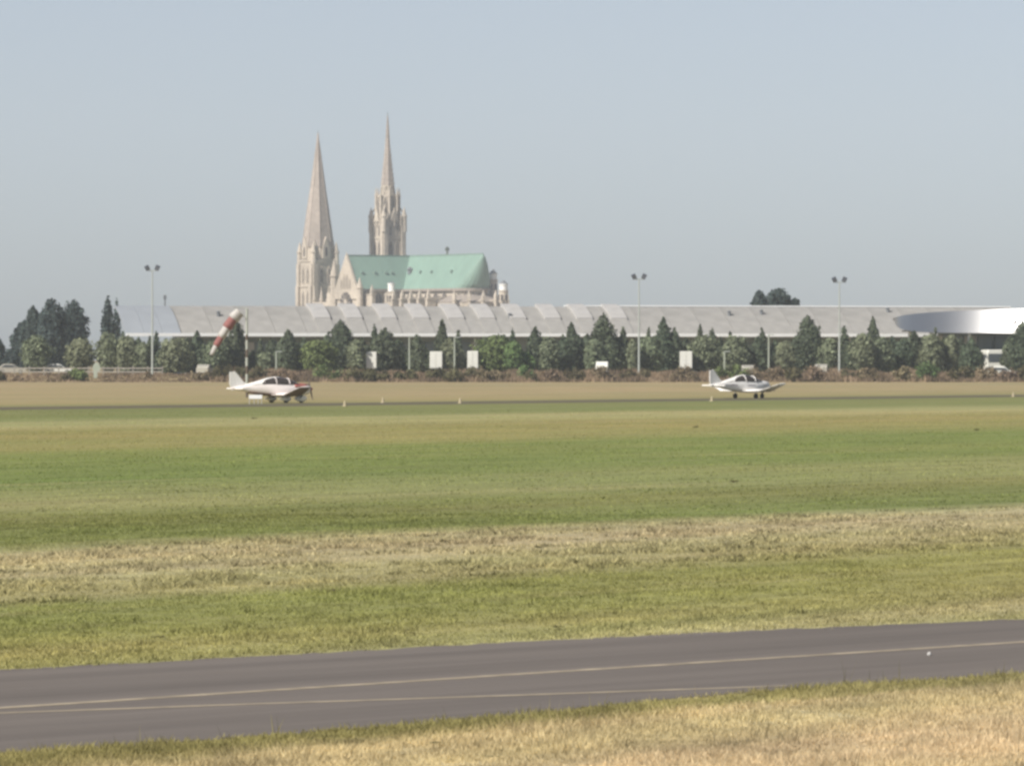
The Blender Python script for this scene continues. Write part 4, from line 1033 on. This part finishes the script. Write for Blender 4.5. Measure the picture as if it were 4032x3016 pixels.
    # nose
    mb = MB(); mb.loft([[(x, r*cos(a), Z+.02+r*sin(a)) for a in [2*pi*k/12 for k in range(12)]] for x, r in ((2.72,.17),(2.86,.14),(2.96,.08),(3.01,.02))]); mb.build('spinner', M['paint' if variant else 'redtrim'], o, True)
    pa = .5 if variant else 1.1
    mb = MB()
    for s in (-1, 1):
        d = Vector((0, cos(pa)*s, sin(pa)*s)); pp = Vector((2.82, 0, Z+.02))
        a_, b_ = pp+d*.1, pp+d*.9; nrm = Vector((0, -sin(pa), cos(pa)))
        vs = [a_+nrm*.06+Vector((.02,0,0)), a_-nrm*.06-Vector((.02,0,0)), pp+d*.5-nrm*.075-Vector((.015,0,0)), b_-nrm*.03, b_+nrm*.03, pp+d*.5+nrm*.075+Vector((.015,0,0))]
        vs2 = [v-Vector((.025,0,0)) for v in vs]
        mb.add(vs+vs2, [tuple(range(6)), tuple(range(11,5,-1))]+[(i, (i+1)%6, 6+(i+1)%6, 6+i) for i in range(6)])
    mb.build('propeller', M['prop'], o)
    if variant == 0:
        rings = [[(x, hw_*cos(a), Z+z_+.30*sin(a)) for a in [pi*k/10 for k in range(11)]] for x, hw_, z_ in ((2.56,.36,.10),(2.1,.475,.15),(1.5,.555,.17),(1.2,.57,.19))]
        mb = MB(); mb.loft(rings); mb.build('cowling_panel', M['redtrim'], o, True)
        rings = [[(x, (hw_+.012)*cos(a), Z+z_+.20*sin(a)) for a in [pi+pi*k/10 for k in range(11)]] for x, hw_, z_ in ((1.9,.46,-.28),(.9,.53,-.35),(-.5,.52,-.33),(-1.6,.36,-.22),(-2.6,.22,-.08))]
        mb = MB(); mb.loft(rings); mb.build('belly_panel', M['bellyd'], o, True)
    mb = MB(); mb.tube((2.0, -.22, Z-.45), (1.75, -.26, Z-.62), .05, .05, 8); mb.build('exhaust', M['lamp'], o)
    mb = MB(); mb.tube((-.9, 0, Z+.8), (-1.05, 0, Z+1.3), .012, .008, 5); mb.build('aerial', M['lamp'], o)
    return o
D = 452.0
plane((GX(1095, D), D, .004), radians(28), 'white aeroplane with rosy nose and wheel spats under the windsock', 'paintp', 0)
D = PD(860.5*4032/2212)
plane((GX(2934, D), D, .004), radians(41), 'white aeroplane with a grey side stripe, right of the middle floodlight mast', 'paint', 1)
# white board on legs under the left aeroplane's tail
D = 440.0; o = empty('runway_board', (GX(1006, D), D, .004), .0); tag(o, 'low white board on thin legs under the tail of the left aeroplane', 'sign')
mb = MB(); mb.box((0, 0, .56), (1.0, .06, .30)); mb.build('board', M['white'], o)
for x in (-.46, -.1, .2, .46): mb = MB(); mb.tube((x, .05, 0), (x, .05, .62), .028, .028, 6); mb.build('leg', M['concrete'], o)

# ------------------------------------------------------------------ windsock
D = 512.0
ws = empty('windsock', (GX(972, D), D, 0)); tag(ws, 'red and white windsock drooping from a banded pole', 'windsock')
zt = PZ(1215, D); edges = [0, PZ(1510, D), PZ(1473, D), PZ(1441, D), PZ(1408, D), PZ(1376, D), PZ(1340, D), PZ(1318, D), PZ(1262, D), zt]
edges = sorted(edges)
for i, (a_, b_) in enumerate(zip(edges, edges[1:])):
    mb = MB(); mb.tube((0, 0, a_), (0, 0, b_), .11, .11, 12); mb.build('pole_band', M['pole_w' if i % 2 == 1 or i == len(edges)-2 else 'pole_r'], ws)
mb = MB()
for k in range(16):
    a0, a1 = 2*pi*k/16, 2*pi*(k+1)/16
    c = Vector((-.75, -.1, zt-.35)); q = Vector((-.6, 0, -.8)).to_track_quat('Z', 'Y')
    mb.tube(c+q@Vector((.47*cos(a0), .47*sin(a0), 0)), c+q@Vector((.47*cos(a1), .47*sin(a1), 0)), .03, .03, 6)
mb.tube((0, 0, zt), (-.75, -.1, zt+.1), .04, .04, 6); mb.tube((0, 0, zt-.8), (-.6, -.1, zt-.6), .04, .04, 6)
mb.build('hoop', M['mast'], ws)
path = [Vector((GX(px, D)-ws.location.x, -.1-.02*i, PZ(py, D))) for i, (px, py) in enumerate(((945,1228),(918,1256),(893,1292),(870,1328),(850,1362),(832,1398)))]
rad = [.50, .46, .40, .33, .25, .14]
for i in range(5):
    rings = []
    for j in range(4):
        t_ = j/3; p = path[i].lerp(path[i+1], t_); r = rad[i]+(rad[i+1]-rad[i])*t_
        q = (path[i+1]-path[i]).to_track_quat('Z', 'Y')
        ring = [p+q@Vector((r*(1+.10*sin(3*a+i))*cos(a), r*(1+.12*cos(2*a+j))*sin(a), 0)) for a in [2*pi*k/14 for k in range(14)]]
        rings.append(ring)
    inner = [[p_+(rings[q_][(k+7) % 14]-p_)*.02 for k, p_ in enumerate(rings[q_])] for q_ in (3, 2, 1, 0)]
    mb = MB(); mb.loft(rings+inner, False); mb.build('sock_band', M[('sock_w', 'sock_r', 'sock_w', 'sock_r', 'sock_w')[i]], ws, True)

# ------------------------------------------------------------------ runway markers, small things on the field
mk_l = []
for px, py, lb in ((1358, 1600, 'cream cone marker right of the left aeroplane'), (1812, 1588, 'cream cone marker near the middle of the runway edge'), (1508, 1586, 'small cream marker beyond the runway, left of the middle one'),
                   (2803, 1580, 'cream cone marker in front of the right aeroplane tail'), (3990, 1562, 'cream cone marker at the right end of the runway edge')):
    D = PD(py); o = empty('runway_marker', (GX(px, D), D, .004)); tag(o, lb, 'marker', 'markers along the runway edge')
    mb = MB(); mb.frustum(0, 0, 0, .05, .2, .2, 10); mb.build('base', M['cream'], o)
    mb = MB(); mb.frustum(0, 0, .05, .34, .11, .08, 10); mb.frustum(0, 0, .34, .4, .08, .03, 10); mb.build('cone', M['cream'], o)
D = PD(1417*4032/2212)
mb = MB(); mb.frustum(0, 0, 0, .02, .02, .03, 7); mb.frustum(0, 0, .02, .05, .03, .012, 7)
ob = mb.build('crumpled_paper', M['concrete']); ob.location = (GX(3657, D), D, .006); ob.rotation_euler = (.2, .3, .7); tag(ob, 'small white crumpled scrap lying on the taxiway', 'litter')
WEED = [(955,1172,.22),(885,1178,.16),(1070,1182,.18),(340,1380,.16),(182,1410,.12),(1390,1166,.2),(1585,1042,.3),(1505,924,.36),(2110,930,.32),(548,905,.3),(500,1220,.16),(1165,1185,.2),(2000,1172,.2),(1250,1168,.18),(1205,1358,.16),(715,1280,.2),(990,1395,.1),(1015,1556,.08),(945,1610,.13),(1060,1640,.1),(1900,1490,.1),(1100,1565,.1)]
NEARM = ['left', 'middle', 'right']
wl = []
for x, y, hgt in WEED:
    X, Y = G(x, y); hgt *= .5; o = empty('weed_clump', (X, Y, 0), rng.uniform(0, 6))
    cs_ = [(rng.uniform(-1, 1)*hgt*.9, rng.uniform(-1, 1)*hgt*.9, hgt*rng.uniform(.25, .6)) for _ in range(6)]
    V, Fq, T = leaf_cloud(cs_, [hgt*.42]*6, 160, hgt*.16, int(x*7+y)); put('leaves', tri_mesh('leaves', V*np.array([1,1,.6]), Fq, M['leaf_w'], T), o)
    mb = MB()
    for c in cs_: mb.tube((0, 0, -.01), c, hgt*.03, hgt*.012, 4)
    mb.build('stem', M['bark'], o)
    tag(o, None, 'weed', 'dark weed clumps scattered over the grass'); wl.append((x, y, o))
zones = [(0, 960, 'far mown grass'), (960, 1120, 'middle green grass'), (1120, 1260, 'pale hay strip'), (1260, 1480, 'verge beyond the taxiway'), (1480, 1700, 'dry grass before the taxiway')]
for lo, hi, nm in zones:
    it = sorted([(x, o) for x, y, o in wl if lo <= y < hi], key=lambda q: q[0])
    for i, (x, o) in enumerate(it):
        o['label'] = f'{ORD[i]} dark weed clump from the left on the {nm}' if len(it) > 1 else f'only dark weed clump on the {nm}'
